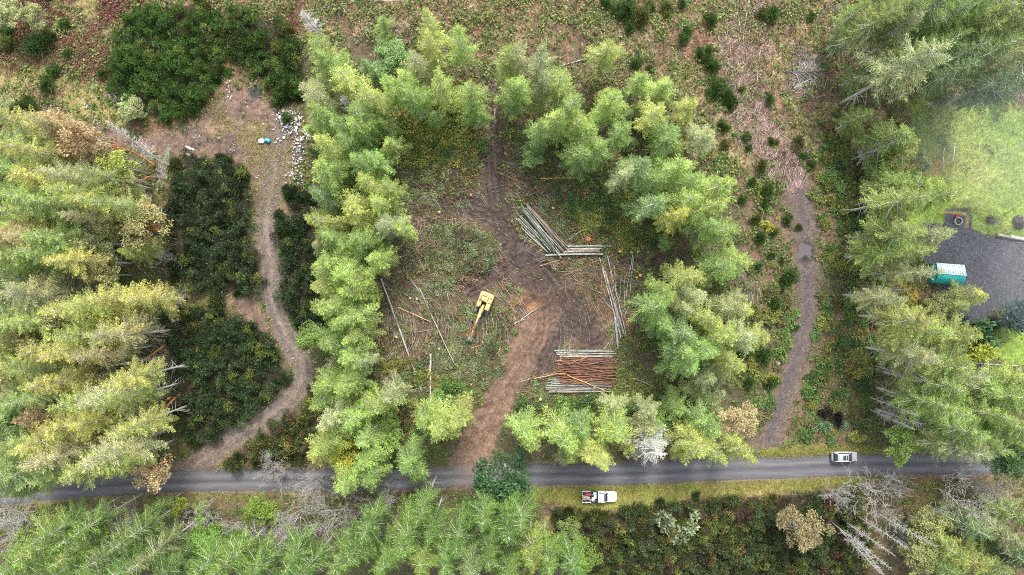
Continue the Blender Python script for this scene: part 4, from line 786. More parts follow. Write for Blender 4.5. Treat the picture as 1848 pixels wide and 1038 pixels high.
def log(x0, y0, x1, y1, r, col, label, group=None, z0=None, z1=None, meshes=None, name='log', cat='log'):
    a, b = np.array(w2(x0, y0)), np.array(w2(x1, y1)); za = float(zat(a[:1], a[1:])[0]) + r if z0 is None else z0; zb = float(zat(b[:1], b[1:])[0]) + r if z1 is None else z1
    if z0 is None:  # rest on the highest ground along the log
        t = np.linspace(0, 1, 12); q = a + (b - a) * t[:, None]; zz = zat(q[:, 0], q[:, 1]); lift = max(0., float(np.max(zz + r * .7 - (za + (zb - za) * t)))); za += lift; zb += lift
    L = math.dist((*a, za), (*b, zb)); me = rnd.choice(meshes or CROOK); o = link(name, me, None, (*a, za)); o.scale = (L, r, r)
    from mathutils import Vector
    o.rotation_euler = Vector((b[0] - a[0], b[1] - a[1], zb - za)).to_track_quat('X', 'Z').to_euler(); j = rnd.uniform(.75, 1.2); o.color = (col[0] * j, col[1] * j, col[2] * j, 1)
    return tag(o, label, cat, group)
GRY, GRN_, PALE, BRN, RED = (.3, .32, .29), (.25, .28, .235), (.4, .4, .365), (.26, .18, .13), (.24, .1, .058)
Zl = lambda k: .28 + .26 * k
A = '''85 350 540 840 0;180 500 520 820 0;120 285 605 835 0;160 310 650 850 0;120 350 560 800 0;225 200 640 770 0;290 215 760 760 0;330 220 800 740 0;140 330 590 840 1;175 240 640 830 1;240 210 710 850 1;200 240 785 855 1;300 230 830 760 1;270 260 810 800 1;260 170 840 780 1;180 215 690 870 2;225 155 825 815 2;250 180 780 830 2;170 165 735 935 3;205 260 700 880 2'''
for k, q in enumerate(A.split(';')):
    v = list(map(float, q.split())); lv = v[4]
    log(920 + v[0] / 7.983 + rnd.uniform(-1.6, 1.6), 350 + v[1] / 7.983 + rnd.uniform(-1, 1), 920 + v[2] / 7.983 + rnd.uniform(-1.6, 1.6), 350 + v[3] / 7.983 + rnd.uniform(-1, 1), rnd.uniform(.075, .14), rnd.choice((GRY, GRN_, PALE, GRY, BRN)), 'grey-green peeled log in the slanting stack beside the muddy turning place', 'logs of the slanting grey stack', Zl(lv), Zl(lv) + .05, LOGS if k % 3 else CROOK)
for x0, y0, x1, y1, c, lab in ((290, 105, 590, 400, (.3, .16, .15), 'purplish brown log behind the slanting grey stack, outermost of its pair'), (375, 175, 590, 390, (.32, .17, .14), 'shorter purplish brown log behind the slanting grey stack'), (405, 150, 795, 615, GRY, 'slim grey pole lying loose behind the slanting stack'), (430, 165, 825, 570, GRN_, 'slim green-grey pole lying loose, farthest from the slanting stack'), (280, 30, 420, 170, BRN, 'thin brown pole at the head of the slanting stack'), (735, 190, 850, 440, RED, 'short orange-brown pole by a cut stump above the log stacks'), (520, 0, 650, 160, GRY, 'short grey pole in the brush above the slanting stack'), (1040, 520, 820, 670, PALE, 'pale pole pointing at the corner of the two grey stacks'), (560, 270, 690, 340, (.5, .3, .1), 'short yellow-orange split beside the purplish logs'), (990, 300, 1130, 296, (.5, .32, .12), 'short orange stick lying level in the brush above the stacks'), (1065, 520, 1080, 640, (.5, .3, .1), 'short orange stick standing out by the level grey stack')):
    log(920 + x0 / 7.983, 350 + y0 / 7.983, 920 + x1 / 7.983, 350 + y1 / 7.983, .09, c, lab)
Bq = '''510 885 1340 865 0;700 870 1330 858 0;800 850 1300 840 0;830 800 1330 785 0;820 820 1290 806 0;840 770 1320 760 0;810 745 1460 755 1;830 765 1320 748 1;780 838 1280 828 1;640 880 1338 872 1'''
for k, q in enumerate(Bq.split(';')):
    v = list(map(float, q.split())); log(920 + v[0] / 7.983, 350 + v[1] / 7.983, 920 + v[2] / 7.983, 350 + v[3] / 7.983, rnd.uniform(.12, .17), rnd.choice((GRY, PALE, GRY, BRN)) if k not in (2, 4) else (.36, .22, .15), 'grey log in the level stack above the leaning poles', 'logs of the level grey stack', Zl(v[4]), Zl(v[4]), CROOK)
log(1026, 442, 1085, 432, .1, RED, 'red-brown branch lying along the back of the level grey stack', meshes=BENT)
Cq = '''430 55 575 610;450 110 600 600;485 45 612 600;530 115 545 330;455 130 540 400;580 180 565 390;640 110 600 230;660 40 615 320;665 60 640 315;605 270 608 440;635 390 600 480;540 420 580 600;520 330 605 600;470 150 570 540;500 200 560 440;485 45 530 290'''
for k, q in enumerate(Cq.split(';')):
    x0, y0, x1, y1 = map(float, q.split()); log(970 + x0 / 3.843, 450 + y0 / 3.843, 970 + x1 / 3.843, 450 + y1 / 3.843, rnd.uniform(.07, .11), rnd.choice((GRY, GRY, PALE, (.36, .3, .26))), 'slim grey pole in the fan of poles east of the muddy tracks', 'poles of the fan', meshes=CROOK)
log(970 + 537 / 3.843, 450 + 470 / 3.843, 970 + 557 / 3.843, 450 + 690 / 3.843, .24, (.34, .35, .38), 'thick dark grey log lying upright beside the fan of poles', meshes=LOGS)
Rq = '615 480 640 590;630 475 625 560;665 440 665 480;600 560 665 510;640 600 680 510;655 540 610 590;620 500 612 570;645 480 640 540;600 615 690 660;690 670 640 600;610 600 660 640;625 590 690 690;590 645 650 660'
for q in Rq.split(';'):
    x0, y0, x1, y1 = map(float, q.split()); log(970 + x0 / 3.843, 450 + y0 / 3.843, 970 + x1 / 3.843, 450 + y1 / 3.843, rnd.uniform(.06, .1), rnd.choice((RED, (.45, .22, .09))), 'short red-brown branch in the tangle at the foot of the fan of poles', 'red branches of the tangle', meshes=BENT)
stems('curled_branch', 'curled orange branch east of the fan of poles', [(1152, 627), (1155, 612), (1165, 608), (1174, 610), (1176, 604)], .1, M['madrona'], 'branch', h0=.3, h1=.5)
for k in range(72):
    lv = k % 4; y = 646 + (k / 72) * 46 + rnd.uniform(-2, 2); x0 = 1007 + rnd.uniform(-4, 9); x1 = 1111 + rnd.uniform(-9, 4); x1 = min(x1, 1112)
    log(x0, y, x1, y + rnd.uniform(-6, 6), rnd.uniform(.055, .1), rnd.choice((RED, (.27, .125, .07), (.2, .1, .07), (.31, .18, .11), (.16, .085, .06), (.12, .07, .055))), 'reddish brown log in the square red stack', 'logs of the red stack', .2 + .2 * lv, .2 + .2 * lv + rnd.uniform(-.1, .1), BENT)
for k in range(10):
    x0 = 1010 + rnd.uniform(0, 50); y0 = rnd.uniform(648, 690); log(x0, y0, min(1112, x0 + rnd.uniform(35, 60)), y0 + rnd.choice((-1, 1)) * rnd.uniform(5, 14), rnd.uniform(.05, .08), rnd.choice((RED, (.36, .2, .11), (.2, .1, .07))), 'reddish brown log in the square red stack', 'logs of the red stack', 1.0, .95, BENT)
for k in range(12):
    y = 631 + k * 1.15 + rnd.uniform(-.6, .6); log(1004 + rnd.uniform(-6, 8), y, 1108 + rnd.uniform(-12, 4), y + rnd.uniform(-1, 3), rnd.uniform(.06, .1), rnd.choice((GRN_, PALE, (.4, .36, .28), (.36, .24, .17))), 'pale grey-green pole along the upper edge of the red stack', 'pale poles above the red stack', .25 + .15 * (k % 3), .25 + .15 * (k % 3), CROOK)
for k in range(24):
    y = 685 + k * .98 + rnd.uniform(-1, 1); log(984 + rnd.uniform(-4, 22) + max(0, 10 - k), y, 1104 + rnd.uniform(-25, 6), y + rnd.uniform(-3, 3.5), rnd.uniform(.07, .12), rnd.choice((GRY, GRY, PALE, GRN_, BRN)), 'silver-grey pole in the stack below the red logs', 'silver poles below the red stack', .15 + .2 * (k % 3), .15 + .2 * (k % 3) + .05, CROOK)
log(962, 683, 1022, 673, .1, (.5, .24, .1), 'long orange pole sticking out of the silver stack toward the drive', z0=.4, z1=.7, meshes=BENT); log(1023, 675, 1092, 705, .1, (.52, .27, .11), 'orange pole lying slantwise across the silver stack', z0=1.05, z1=.95, meshes=BENT); log(1088, 632, 1106, 610, .07, PALE, 'thin pale stick above the red stack')
FL = [(688, 503, 760, 703, .17, PALE, 'longest pale pole, lying past the slash west of the yellow excavator'), (777, 638, 778, 723, .19, (.4, .38, .35), 'thick grey log lying straight up and down below the excavator'), (757, 520, 821, 658, .11, PALE, 'slim pale pole beside the longest pole'), (735, 498, 768, 540, .1, (.42, .36, .3), 'grey-brown pole left of the slash heap'), (718, 555, 776, 580, .11, (.5, .33, .2), 'peeled brown pole pointing at the excavator'), (750, 457, 770, 495, .08, GRY, 'short grey pole at the edge of the slash heap'), (714, 454, 755, 416, .09, (.5, .3, .12), 'orange-tan pole rising toward the slash heap'), (747, 498, 768, 521, .07, BRN, 'short brown pole next to the grey-brown pole'),
      (724, 490, 748, 470, .07, GRN_, 'short green pole at the edge of the western fir row'), (748, 600, 782, 594, .07, GRN_, 'thin mossy pole lying level in the brush'), (795, 478, 812, 548, .08, GRN_, 'thin green pole under the slash heap'), (836, 632, 890, 618, .09, (.5, .26, .1), 'orange branch just below the excavator bucket'), (890, 620, 913, 618, .09, (.55, .38, .15), 'golden pole near the drive below the excavator'), (900, 632, 915, 622, .08, (.55, .4, .15), 'short golden stick beside the drive'), (940, 578, 970, 556, .12, PALE, 'broken pale pole at the top of the dirt drive'), (928, 584, 948, 576, .09, PALE, 'pale stick continuing the broken pole'), (872, 592, 877, 615, .06, BRN, 'thin dark stick hanging from the excavator front'), (870, 616, 879, 630, .16, (.42, .4, .38), 'short thick grey chunk beside the bucket'),
      (894, 564, 904, 563, .06, PALE, 'small pale bent stick east of the excavator'), (800, 289, 825, 328, .1, BRN, 'brown pole on bare soil north of the clearing'), (823, 292, 829, 342, .1, (.42, .22, .14), 'reddish pole standing out on bare soil north of the clearing'), (784, 287, 832, 286, .09, GRY, 'grey pole lying level under the northern belt'), (975, 322, 1050, 322, .1, (.55, .33, .1), 'long orange pole at the lower edge of the northeast belt'), (977, 327, 1012, 316, .07, (.55, .36, .12), 'short orange pole crossing the long orange one'), (975, 480, 1010, 470, .07, (.45, .34, .22), 'thin tan stick below the level grey stack'), (1020, 497, 1050, 483, .06, (.45, .34, .22), 'thin tan stick on the soil between tracks and fan'), (1142, 682, 1180, 698, .09, PALE, 'pale fallen pole below the eastern firs'), (1160, 704, 1178, 696, .06, PALE, 'pale forked stick below the eastern firs'),
      (1195, 428, 1250, 395, .1, PALE, 'pale fallen pole under the yellow fir'), (1197, 509, 1218, 506, .15, (.5, .48, .44), 'thick pale butt log at the end of the muddy spur'), (1164, 505, 1188, 498, .1, PALE, 'pale broken top beside the muddy spur'), (1215, 490, 1223, 462, .1, PALE, 'whitish branch standing off the muddy spur'), (560, 20, 640, 5, .1, GRY, 'grey pole on the bracken at the top edge'), (640, 0, 730, 5, .08, GRY, 'thin grey pole on the bracken near the top edge'), (660, 50, 682, 74, .08, GRY, 'grey stick in the bracken above the northern belt'), (616, 10, 626, 26, .08, PALE, 'short pale stick in the bracken at the top'), (525, 315, 562, 352, .07, (.4, .33, .28), 'thin brown pole below the trash heap'), (517, 276, 529, 262, .08, (.48, .3, .15), 'short orange-brown stick on the yard by the trash heap'), (893, 196, 894, 222, .1, (.48, .34, .25), 'brown pole standing out on the muddy trail'), (1430, 120, 1446, 160, .09, (.5, .46, .45), 'thick grey limb across the grey brush heap'), (1432, 160, 1464, 142, .09, (.5, .46, .45), 'grey limb at the foot of the grey brush heap'),
      (1010, 120, 1062, 105, .09, PALE, 'pale pole lying left of the isolated northern fir'), (880, 20, 960, 40, .08, BRN, 'brown pole in the cut-over land at the top'), (1330, 20, 1336, 60, .08, PALE, 'pale stick on the debris strip at the top'), (1351, 0, 1340, 70, .09, (.45, .4, .38), 'long grey pole along the debris strip at the top'), (1760, 655, 1835, 660, .12, (.5, .44, .38), 'pale fallen pole in the firs below the second lawn')]
for x0, y0, x1, y1, r, c, lab in FL: log(x0, y0, x1, y1, r, c, lab, meshes=CROOK, name='fallen_log')
# timber edging along the lawn
mb = MB()
log(1797, 424, 1822, 429, .32, (.36, .33, .3), 'thick grey edging log between lawn and gravel lot, inner piece', meshes=LOGS, name='edging_log'); log(1821, 428, 1852, 433, .34, (.42, .39, .36), 'thick grey edging log between lawn and gravel lot, outer piece', meshes=LOGS, name='edging_log')

# stumps with fresh cut faces
def stump_parts(seed):
    gg = np.random.default_rng(seed); b = MB(); c = MB(); a = np.arange(12) / 12 * 6.283; w = 1 + gg.normal(0, .07, 12)
    ring = lambda r, z: np.column_stack([r * w * np.cos(a), r * w * np.sin(a), np.full(12, z)])
    V = np.vstack([ring(.42, -.25), ring(.31, .05), ring(.26, .3)]); i = np.arange(12); F = np.concatenate([np.stack([i + k, (i + 1) % 12 + k, (i + 1) % 12 + 12 + k, i + 12 + k], -1) for k in (0, 12)]); b.add(V, F)
    c.add(np.vstack([ring(.25, .302), ring(.13, .315)]), [np.stack([i, (i + 1) % 12, (i + 1) % 12 + 12, i + 12], -1), np.array([list(range(12, 24))])]); return b.me('bark', M['bark']), c.me('cut_face', M['cut'])
ST = [stump_parts(1), stump_parts(2)]
for k, (x, y, where) in enumerate([(998, 375.5, 'orange-topped stump above the slanting grey stack'), (1119, 453.6, 'orange-topped stump, westernmost of three in a row east of the level stack'), (1139, 455.6, 'orange-topped stump, middle one of three in a row east of the level stack'), (1151, 454.6, 'orange-topped stump, easternmost of three in a row east of the level stack'), (1155, 497, 'lone orange stump at the mouth of the muddy spur'), (1175, 493, 'orange stump in the leafy tuft below the muddy spur'), (1172, 487, 'smaller orange stump in the leafy tuft below the muddy spur'), (729, 368, 'orange stump below the western fir row'), (696, 603, 'orange stump in the brush west of the longest pole'), (716, 608, 'orange stump just beside the longest pole'), (792, 630, 'tan stump in the soil below the excavator'), (753, 539, 'orange stump between two slim poles'), (741, 538, 'duller stump west of the slim poles'), (758, 286, 'orange stump under the northern belt'), (975, 720, 'pale stump below the silver stack'), (1148, 500, 'small stump north of the lone orange one'), (850, 352, 'orange torn stump by the muddy branch trail'), (793, 383, 'split orange stump at the tip of the muddy branch trail')]):
    t = thing('tree_stump', where, 'stump', (*w2(x, y), float(zat(*[np.array([q]) for q in w2(x, y)])[0]) + .08), rnd.uniform(0, 6)); b, c = ST[k % 2]; link('bark', b, t); link('cut_face', c, t); t.scale = (rnd.uniform(.7, 1.05),) * 2 + (1.1,)
mb = MB(); c0 = w2(1062, 431); z0 = float(zat(np.array([c0[0]]), np.array([c0[1]]))[0])
for a in np.arange(9) * .7: mb.tube([(0, 0, .45), (.5 * math.cos(a), .5 * math.sin(a), .35), (rnd.uniform(.8, 1.3) * math.cos(a + .3), rnd.uniform(.8, 1.3) * math.sin(a + .3), -.05)], [.16, .1, .03], 6)
tag(mb.build('root_wad', M['madrona'], loc=(*c0, z0)), 'orange root wad with splayed roots above the level grey stack', 'root wad')
# ------------------------------------------------------------------ vehicles
def wheel(t, x, y, r, w=.24, part='wheel'):
    a = MB(); a.tube([(x, y - w / 2, r), (x, y - w / 2 + .03, r), (x, y + w / 2 - .03, r), (x, y + w / 2, r)], [r * .9, r, r, r * .9], 18); o = a.build('wheel', M['rubber'], t)
    s = 1 if y > 0 else -1; b = MB(); b.tube([(x, y + s * (w / 2 - .05), r), (x, y + s * (w / 2 + .012), r)], [r * .62, r * .55], 14); b.build('rim', M['steel'], o)
def panel(mb, pts, th=.02):
    P = np.array(pts, float); n = unit(np.cross(P[1] - P[0], P[2] - P[0])); k = len(P)
    mb.add(np.vstack([P, P + n * th]), [np.array([[i, (i + 1) % k, (i + 1) % k + k, i + k] for i in range(k)]), np.array([list(range(k))[::-1], list(range(k, 2 * k))])])

def pickup(px, py, rz):
    t = thing('pickup_truck', 'white flatbed pickup with a loaded open bed, parked on the grass verge', 'pickup', (*w2(px, py), .03), rz)
    b = MB(); b.loft([(-.25, .9, .55, 1.12), (-.2, .96, .5, 1.18), (1.15, .98, .45, 1.18), (1.3, .97, .5, 1.17), (2.2, .95, .48, 1.13), (2.75, .9, .45, 1.05), (3.02, .78, .5, .98), (3.1, .62, .55, .9)], 24, 5); b.build('body', M['white'], t, smooth=True)
    c = MB(); c.loft([(-.28, .84, 1.1, 1.82), (-.22, .84, 1.1, 1.86), (.62, .82, 1.1, 1.86), (.75, .81, 1.1, 1.83), (1.42, .84, 1.08, 1.2), (1.46, .84, 1.08, 1.15)], 24, 6); c.build('cab_glass', M['glass'], t, smooth=True)
    r = MB(); r.box((.2, 0, 1.87), (1.06, 1.56, .1), bev=.05)
    for s in (-1, 1):
        r.tube([(.68, s * .76, 1.84), (1.44, s * .82, 1.17)], [.045, .05], 6); r.tube([(-.24, s * .8, 1.86), (-.26, s * .87, 1.15)], [.07, .08], 6); r.tube([(.3, s * .82, 1.84), (.28, s * .88, 1.15)], [.04, .05], 6)
    r.build('cab_roof', M['white'], t)
    h = MB(); h.box((2.1, .0, 1.155), (1.1, 1.1, .05), bev=.03); h.build('bonnet', M['white'], t)
    f = MB(); f.box((-1.82, 0, .86), (2.6, 1.86, .06)); f.build('bed_floor', M['dark'], t)
    w = MB()
    w.box((-3.12, 0, 1.06), (.06, 2.02, .46), bev=.02); w.box((-2.25, .98, 1.06), (1.7, .07, .46), bev=.02); w.box((-2.25, -.98, 1.06), (1.7, .07, .46), bev=.02)
    for x in (-3.09, -2.4, -1.6): w.box((x, 1.0, 1.2), (.1, .1, .75)); w.box((x, -1.0, 1.2), (.1, .1, .75))
    w.build('bed_wall', M['white'], t)
    k = MB(); k.box((-.45, 0, 1.45), (.1, 1.9, .9), bev=.02); k.tube([(-.45, -.98, .9), (-.45, -.98, 2.0), (-.45, .98, 2.0), (-.45, .98, .9)], .05, 6); k.build('headache_rack', M['dark'], t)
    for s, nm in ((1, 'n'), (-1, 's')):
        q = MB(); q.box((-1.15, s * .93, 1.12), (.78, .3, .42), bev=.04); o = q.build('tool_box', M['dark'] if s > 0 else M['glass'], t)
        m = MB(); m.box((1.1, s * 1.08, 1.28), (.16, .22, .2), bev=.04); m.build('wing_mirror', M['dark'], t)
        l = MB(); l.box((2.93, s * .66, .86), (.2, .3, .16), bev=.04); l.build('headlight', M['lamp'], t)
        l = MB(); l.box((-3.17, s * .8, .78), (.05, .25, .12), bev=.01); l.build('tail_light', M['red'], t)
        for x in (-2.1, 2.1): wheel(t, x, s * .84, .39)
    m = MB(); m.box((3.08, 0, .62), (.14, 1.7, .2), bev=.05); m.build('bumper', M['steel'], t)
    ch = MB(); ch.box((-.6, 0, .6), (5., .9, .22)); ch.build('chassis', M['dark'], t)
    return t
pickup(1080.5, 893.2, math.radians(-.6))
def cargo(name, label, x, y, z, d, rz, col, bev=.03):
    c = w2(1080.5, 893.2); a = math.radians(-.6); X0 = c[0] + x * math.cos(a) - y * math.sin(a); Y0 = c[1] + x * math.sin(a) + y * math.cos(a)
    m = MB(); m.box((0, 0, d[2] / 2), d, bev=bev); m.box((0, 0, d[2] + .012), (d[0] * .94, d[1] * .94, .03), bev=.01); o = m.build(name, M['any'], loc=(X0, Y0, .03 + z)); o.rotation_euler.z = rz; o.color = (*col, 1); return tag(o, label, name.replace('_', ' '))
cargo('red_bundle', 'dark red wrapped bundle in the middle of the pickup bed', -2.05, .42, .9, (1.05, .42, .38), .05, (.4, .04, .06), .12); cargo('tan_plank', 'tan plank lying lengthwise in the pickup bed', -2.5, .02, .9, (1.1, .22, .1), -.08, (.6, .38, .2)); cargo('tan_plank', 'shorter pale orange plank nearer the wall of the pickup bed', -2.35, -.48, .9, (1.2, .16, .12), .06, (.65, .4, .25)); cargo('white_sack', 'white sack slumped behind the pickup tool boxes', -1.15, -.35, .9, (.5, .62, .4), .2, (.78, .78, .76), .15)
cargo('white_carton', 'white carton beside the dark rack of the pickup', -.78, .0, .9, (.5, .7, .42), 0, (.75, .77, .78)); cargo('pale_crate', 'pale blue-white crate in the front corner of the pickup bed', -.86, .62, .9, (.6, .4, .46), 0, (.62, .72, .78)); cargo('teal_tub', 'teal tub between red bundle and white carton in the pickup', -1.25, .36, .9, (.42, .22, .4), .1, (.03, .25, .27), .06); cargo('blue_tarp', 'folded dark blue tarpaulin along the pickup bed wall', -1.0, -.72, .9, (1.3, .3, .3), 0, (.05, .1, .2), .08)
cargo('grey_board', 'grey board lying in the rear of the pickup bed', -2.3, -.22, .9, (1.2, .2, .2), .03, (.5, .46, .44)); cargo('black_case', 'black case in the rear corner of the pickup bed', -2.55, .72, .9, (.9, .3, .26), 0, (.04, .04, .05)); cargo('black_case', 'black case against the verge-side wall of the pickup bed', -2.6, -.78, .9, (.8, .24, .24), 0, (.04, .04, .05)); cargo('white_carton', 'small white carton beside the slumped white sack', -1.5, -.6, .9, (.55, .18, .25), 0, (.75, .75, .76))

def suv(px, py, rz):
    t = thing('parked_car', 'silver estate car with roof rails and glass sunroof, parked at the road edge', 'car', (*w2(px, py), .03), rz)
    b = MB(); b.loft([(-2.3, .68, .5, .85), (-2.24, .84, .4, .98), (-1.9, .9, .34, 1.04), (-.6, .93, .3, 1.04), (.8, .93, .3, 1.03), (1.3, .91, .33, .99), (1.9, .86, .36, .9), (2.15, .74, .4, .8), (2.28, .5, .45, .7)], 24, 5); b.build('body', M['silverp'], t, smooth=True)
    c = MB(); c.loft([(-2.16, .74, .98, 1.06), (-1.75, .76, .98, 1.52), (-1.6, .76, .98, 1.58), (.2, .76, .98, 1.6), (.45, .75, .98, 1.55), (1.18, .8, .95, 1.03), (1.24, .8, .95, 1.0)], 24, 6); c.build('window_glass', M['glass'], t, smooth=True)
    r = MB(); r.box((-.66, 0, 1.6), (1.95, 1.34, .07), bev=.04)
    for s in (-1, 1):
        r.tube([(.36, s * .66, 1.58), (1.2, s * .8, 1.02)], [.045, .05], 6); r.tube([(-1.6, s * .68, 1.58), (-2.16, s * .78, 1.02)], [.07, .09], 6); r.tube([(-.55, s * .74, 1.57), (-.55, s * .83, 1.0)], [.035, .045], 6)
    r.build('roof', M['silverp'], t)
    for x, d, nm in ((-.42, (.52, .82, .015), 'sunroof'), (.08, (.22, .8, .015), 'sunroof')):
        q = MB(); q.box((x, 0, 1.642), d, bev=.006); q.build(nm, M['glass'], t)
    for s in (-1, 1):
        q = MB(); q.tube([(-1.6, s * .64, 1.62), (-1.5, s * .64, 1.7), (.1, s * .64, 1.71), (.25, s * .64, 1.62)], .03, 6); q.build('roof_rail', M['white'], t)
        q = MB(); q.box((-2.06, s * .74, .98), (.34, .24, .3), bev=.05); q.build('tail_light', M['red'], t)
        q = MB(); q.box((2.05, s * .62, .74), (.24, .3, .14), bev=.05); q.build('headlight', M['lamp'], t)
        q = MB(); q.box((.86, s * 1.0, 1.05), (.16, .2, .15), bev=.05); q.build('wing_mirror', M['silverp'], t)
        for x in (-1.38, 1.4): wheel(t, x, s * .8, .34)
    q = MB(); q.box((-2.3, 0, .52), (.12, 1.6, .24), bev=.05); q.build('rear_bumper', M['silverp'], t)
    q = MB()
    for x in (-1.25, -.85): q.box((x, 0, 1.69), (.06, 1.25, .03))
    q.build('cross_bar', M['white'], t)
suv(1520.6, 822.3, math.radians(0.4))

# yellow excavator, boom swung toward the foot of the clearing
def excavator(px, py, rz):
    t = thing('excavator', 'yellow tracked excavator with its long boom reaching down the clearing', 'excavator', (*w2(px, py), float(zat(*[np.array([q]) for q in w2(px, py)])[0]) + .02), rz)
    for s in (-1, 1):
        m = MB(); prof = [(-1.75, .42), (-1.55, .1), (1.75, .1), (2.0, .42), (1.78, .8), (-1.55, .8)]; n = 6; V = [(x, s * 1.02 + w, z) for w in (-.3, .3) for x, z in prof]; F = [[i, (i + 1) % n, (i + 1) % n + n, i + n] for i in range(n)]
        m.add(V, [np.array(F), np.array([list(range(n))[::-1], list(range(n, 2 * n))])]); tr = m.build('track', M['dark'], t); g_ = MB()
        for x in np.arange(-1.45, 1.75, .24): g_.box((x, s * 1.02, .825), (.16, .62, .05)); g_.box((x, s * 1.02, .075), (.16, .62, .05))
        g_.box((1.93, s * 1.02, .64), (.1, .6, .22)); g_.build('track_shoe', M['steel'], tr)
    m = MB(); m.box((0, 0, .62), (1.5, 1.5, .5), bev=.08); m.tube([(0, 0, .8), (0, 0, 1.08)], .62, 16); m.build('undercarriage', M['dark'], t)
    h = MB(); h.box((-.95, 0, 1.62), (1.5, 2.5, 1.05), bev=.16); h.box((.25, -.86, 1.55), (1.1, .78, .9), bev=.1); h.build('house', M['yellow'], t)
    cw = MB(); cw.loft([(-1.98, .85, 1.1, 2.1), (-1.9, 1.15, 1.05, 2.16), (-1.66, 1.27, 1.05, 2.18), (-1.5, 1.27, 1.05, 2.18)], 24, 6); cw.build('counterweight', M['yellow'], t)
    d = MB()
    d.box((-.95, .42, 2.17), (.7, .12, .05)); d.box((-1.25, -.35, 2.17), (.12, .8, .05)); d.box((-.75, -.85, 2.17), (.9, .12, .05)); d.box((-.25, -.3, 2.0), (.16, .7, .25)); d.tube([(-1.2, .75, 2.1), (-1.2, .75, 2.5)], .07, 8); d.build('engine_grille', M['dark'], t)
    hd = MB(); hd.box((-.72, -.38, 2.19), (.62, .62, .06), bev=.03); hd.build('engine_cover', M['yellow'], t)
    c = MB(); c.box((.42, .82, 1.85), (1.35, .86, 1.5), bev=.12, taper=.93); cab = c.build('cab', M['yellow'], t)
    g_ = MB(); g_.box((.42, .82, 2.02), (1.38, .66, .6), taper=.95); g_.box((.42, .82, 2.02), (.9, .885, .6), taper=.96); g_.build('window', M['glass'], cab)
    g_ = MB(); g_.box((.5, .82, 2.615), (.62, .5, .03), bev=.01); g_.build('roof_hatch', M['yellowd'], cab)
    m = MB(); m.box((.72, -.9, 1.6), (.5, .5, .9), bev=.05); m.build('side_box', M['yellowd'], t)
    bm = MB()
    pts = [(.45, 0, 1.35), (1.5, 0, 2.5), (2.7, 0, 3.2), (4.7, 0, 2.75)]
    for (a, b) in zip(pts, pts[1:]): 
        A_, B_ = np.array(a), np.array(b); mid = (A_ + B_) / 2; L = np.linalg.norm(B_ - A_); ang = math.atan2(B_[2] - A_[2], B_[0] - A_[0]); 
        w_ = .46 if a[0] < 2 else .36; q = MB(); q.box((0, 0, 0), (L + .22, w_, .5 if a[0] < 2 else .42), bev=.06); V = q.V[0]; ca, sa = math.cos(ang), math.sin(ang)
        V2 = np.column_stack([V[:, 0] * ca - V[:, 2] * sa, V[:, 1], V[:, 0] * sa + V[:, 2] * ca]) + mid; bm.add(V2, [np.concatenate(f) for f in q.F.values()])
    boom = bm.build('boom', M['yellowd'], t)
    for s in (-1, 1):
        m = MB(); m.tube([(.75, s * .34, 1.3), (1.7, s * .3, 2.1)], .09, 8); m.tube([(1.65, s * .3, 2.05), (2.5, s * .27, 2.85)], .05, 8); m.build('boom_ram', M['steel'], boom)
    sk = MB(); sk.box((0, 0, 0), (2.9, .3, .36), bev=.05); V = sk.V[0]; ang = math.radians(-38); ca, sa = math.cos(ang), math.sin(ang); sk.V[0] = np.column_stack([V[:, 0] * ca - V[:, 2] * sa, V[:, 1], V[:, 0] * sa + V[:, 2] * ca]) + (5.75, 0, 1.85); stick = sk.build('dipper_arm', M['yellow'], t)
    m = MB(); m.tube([(3.3, 0, 3.35), (4.4, 0, 3.3)], .1, 8); m.tube([(4.35, 0, 3.3), (5.0, 0, 2.85)], .055, 8); m.build('arm_ram', M['steel'], stick)
    bk = MB(); prof = [(6.6, 1.15), (7.35, 1.05), (7.55, .55), (7.2, .12), (6.75, .05), (6.85, .5)]; n = 6; V = [(x, w, z) for w in (-.42, .42) for x, z in prof]; bk.add(V, [np.array([[i, (i + 1) % n, (i + 1) % n + n, i + n] for i in range(n)]), np.array([list(range(n))[::-1], list(range(n, 2 * n))])]); bucket = bk.build('bucket', M['steel'], t)
    m = MB()
    for y in (-.34, -.11, .11, .34): m.box((6.66, y, .02), (.3, .09, .1))
    m.build('tooth', M['steel'], bucket)
    m = MB(); m.box((7.12, 0, 1.12), (.24, .3, .14), bev=.02); m.build('coupler', M['dark'], bucket)
    for k, (x, y) in enumerate(((-1.2, .95), (-.15, -.95))): 
        m = MB(); m.box((x, y, 2.18), (.22, .12, .02)); m.build('warning_decal', M['red'], t)
excavator(874.5, 547, math.atan2(-(68), -27.))

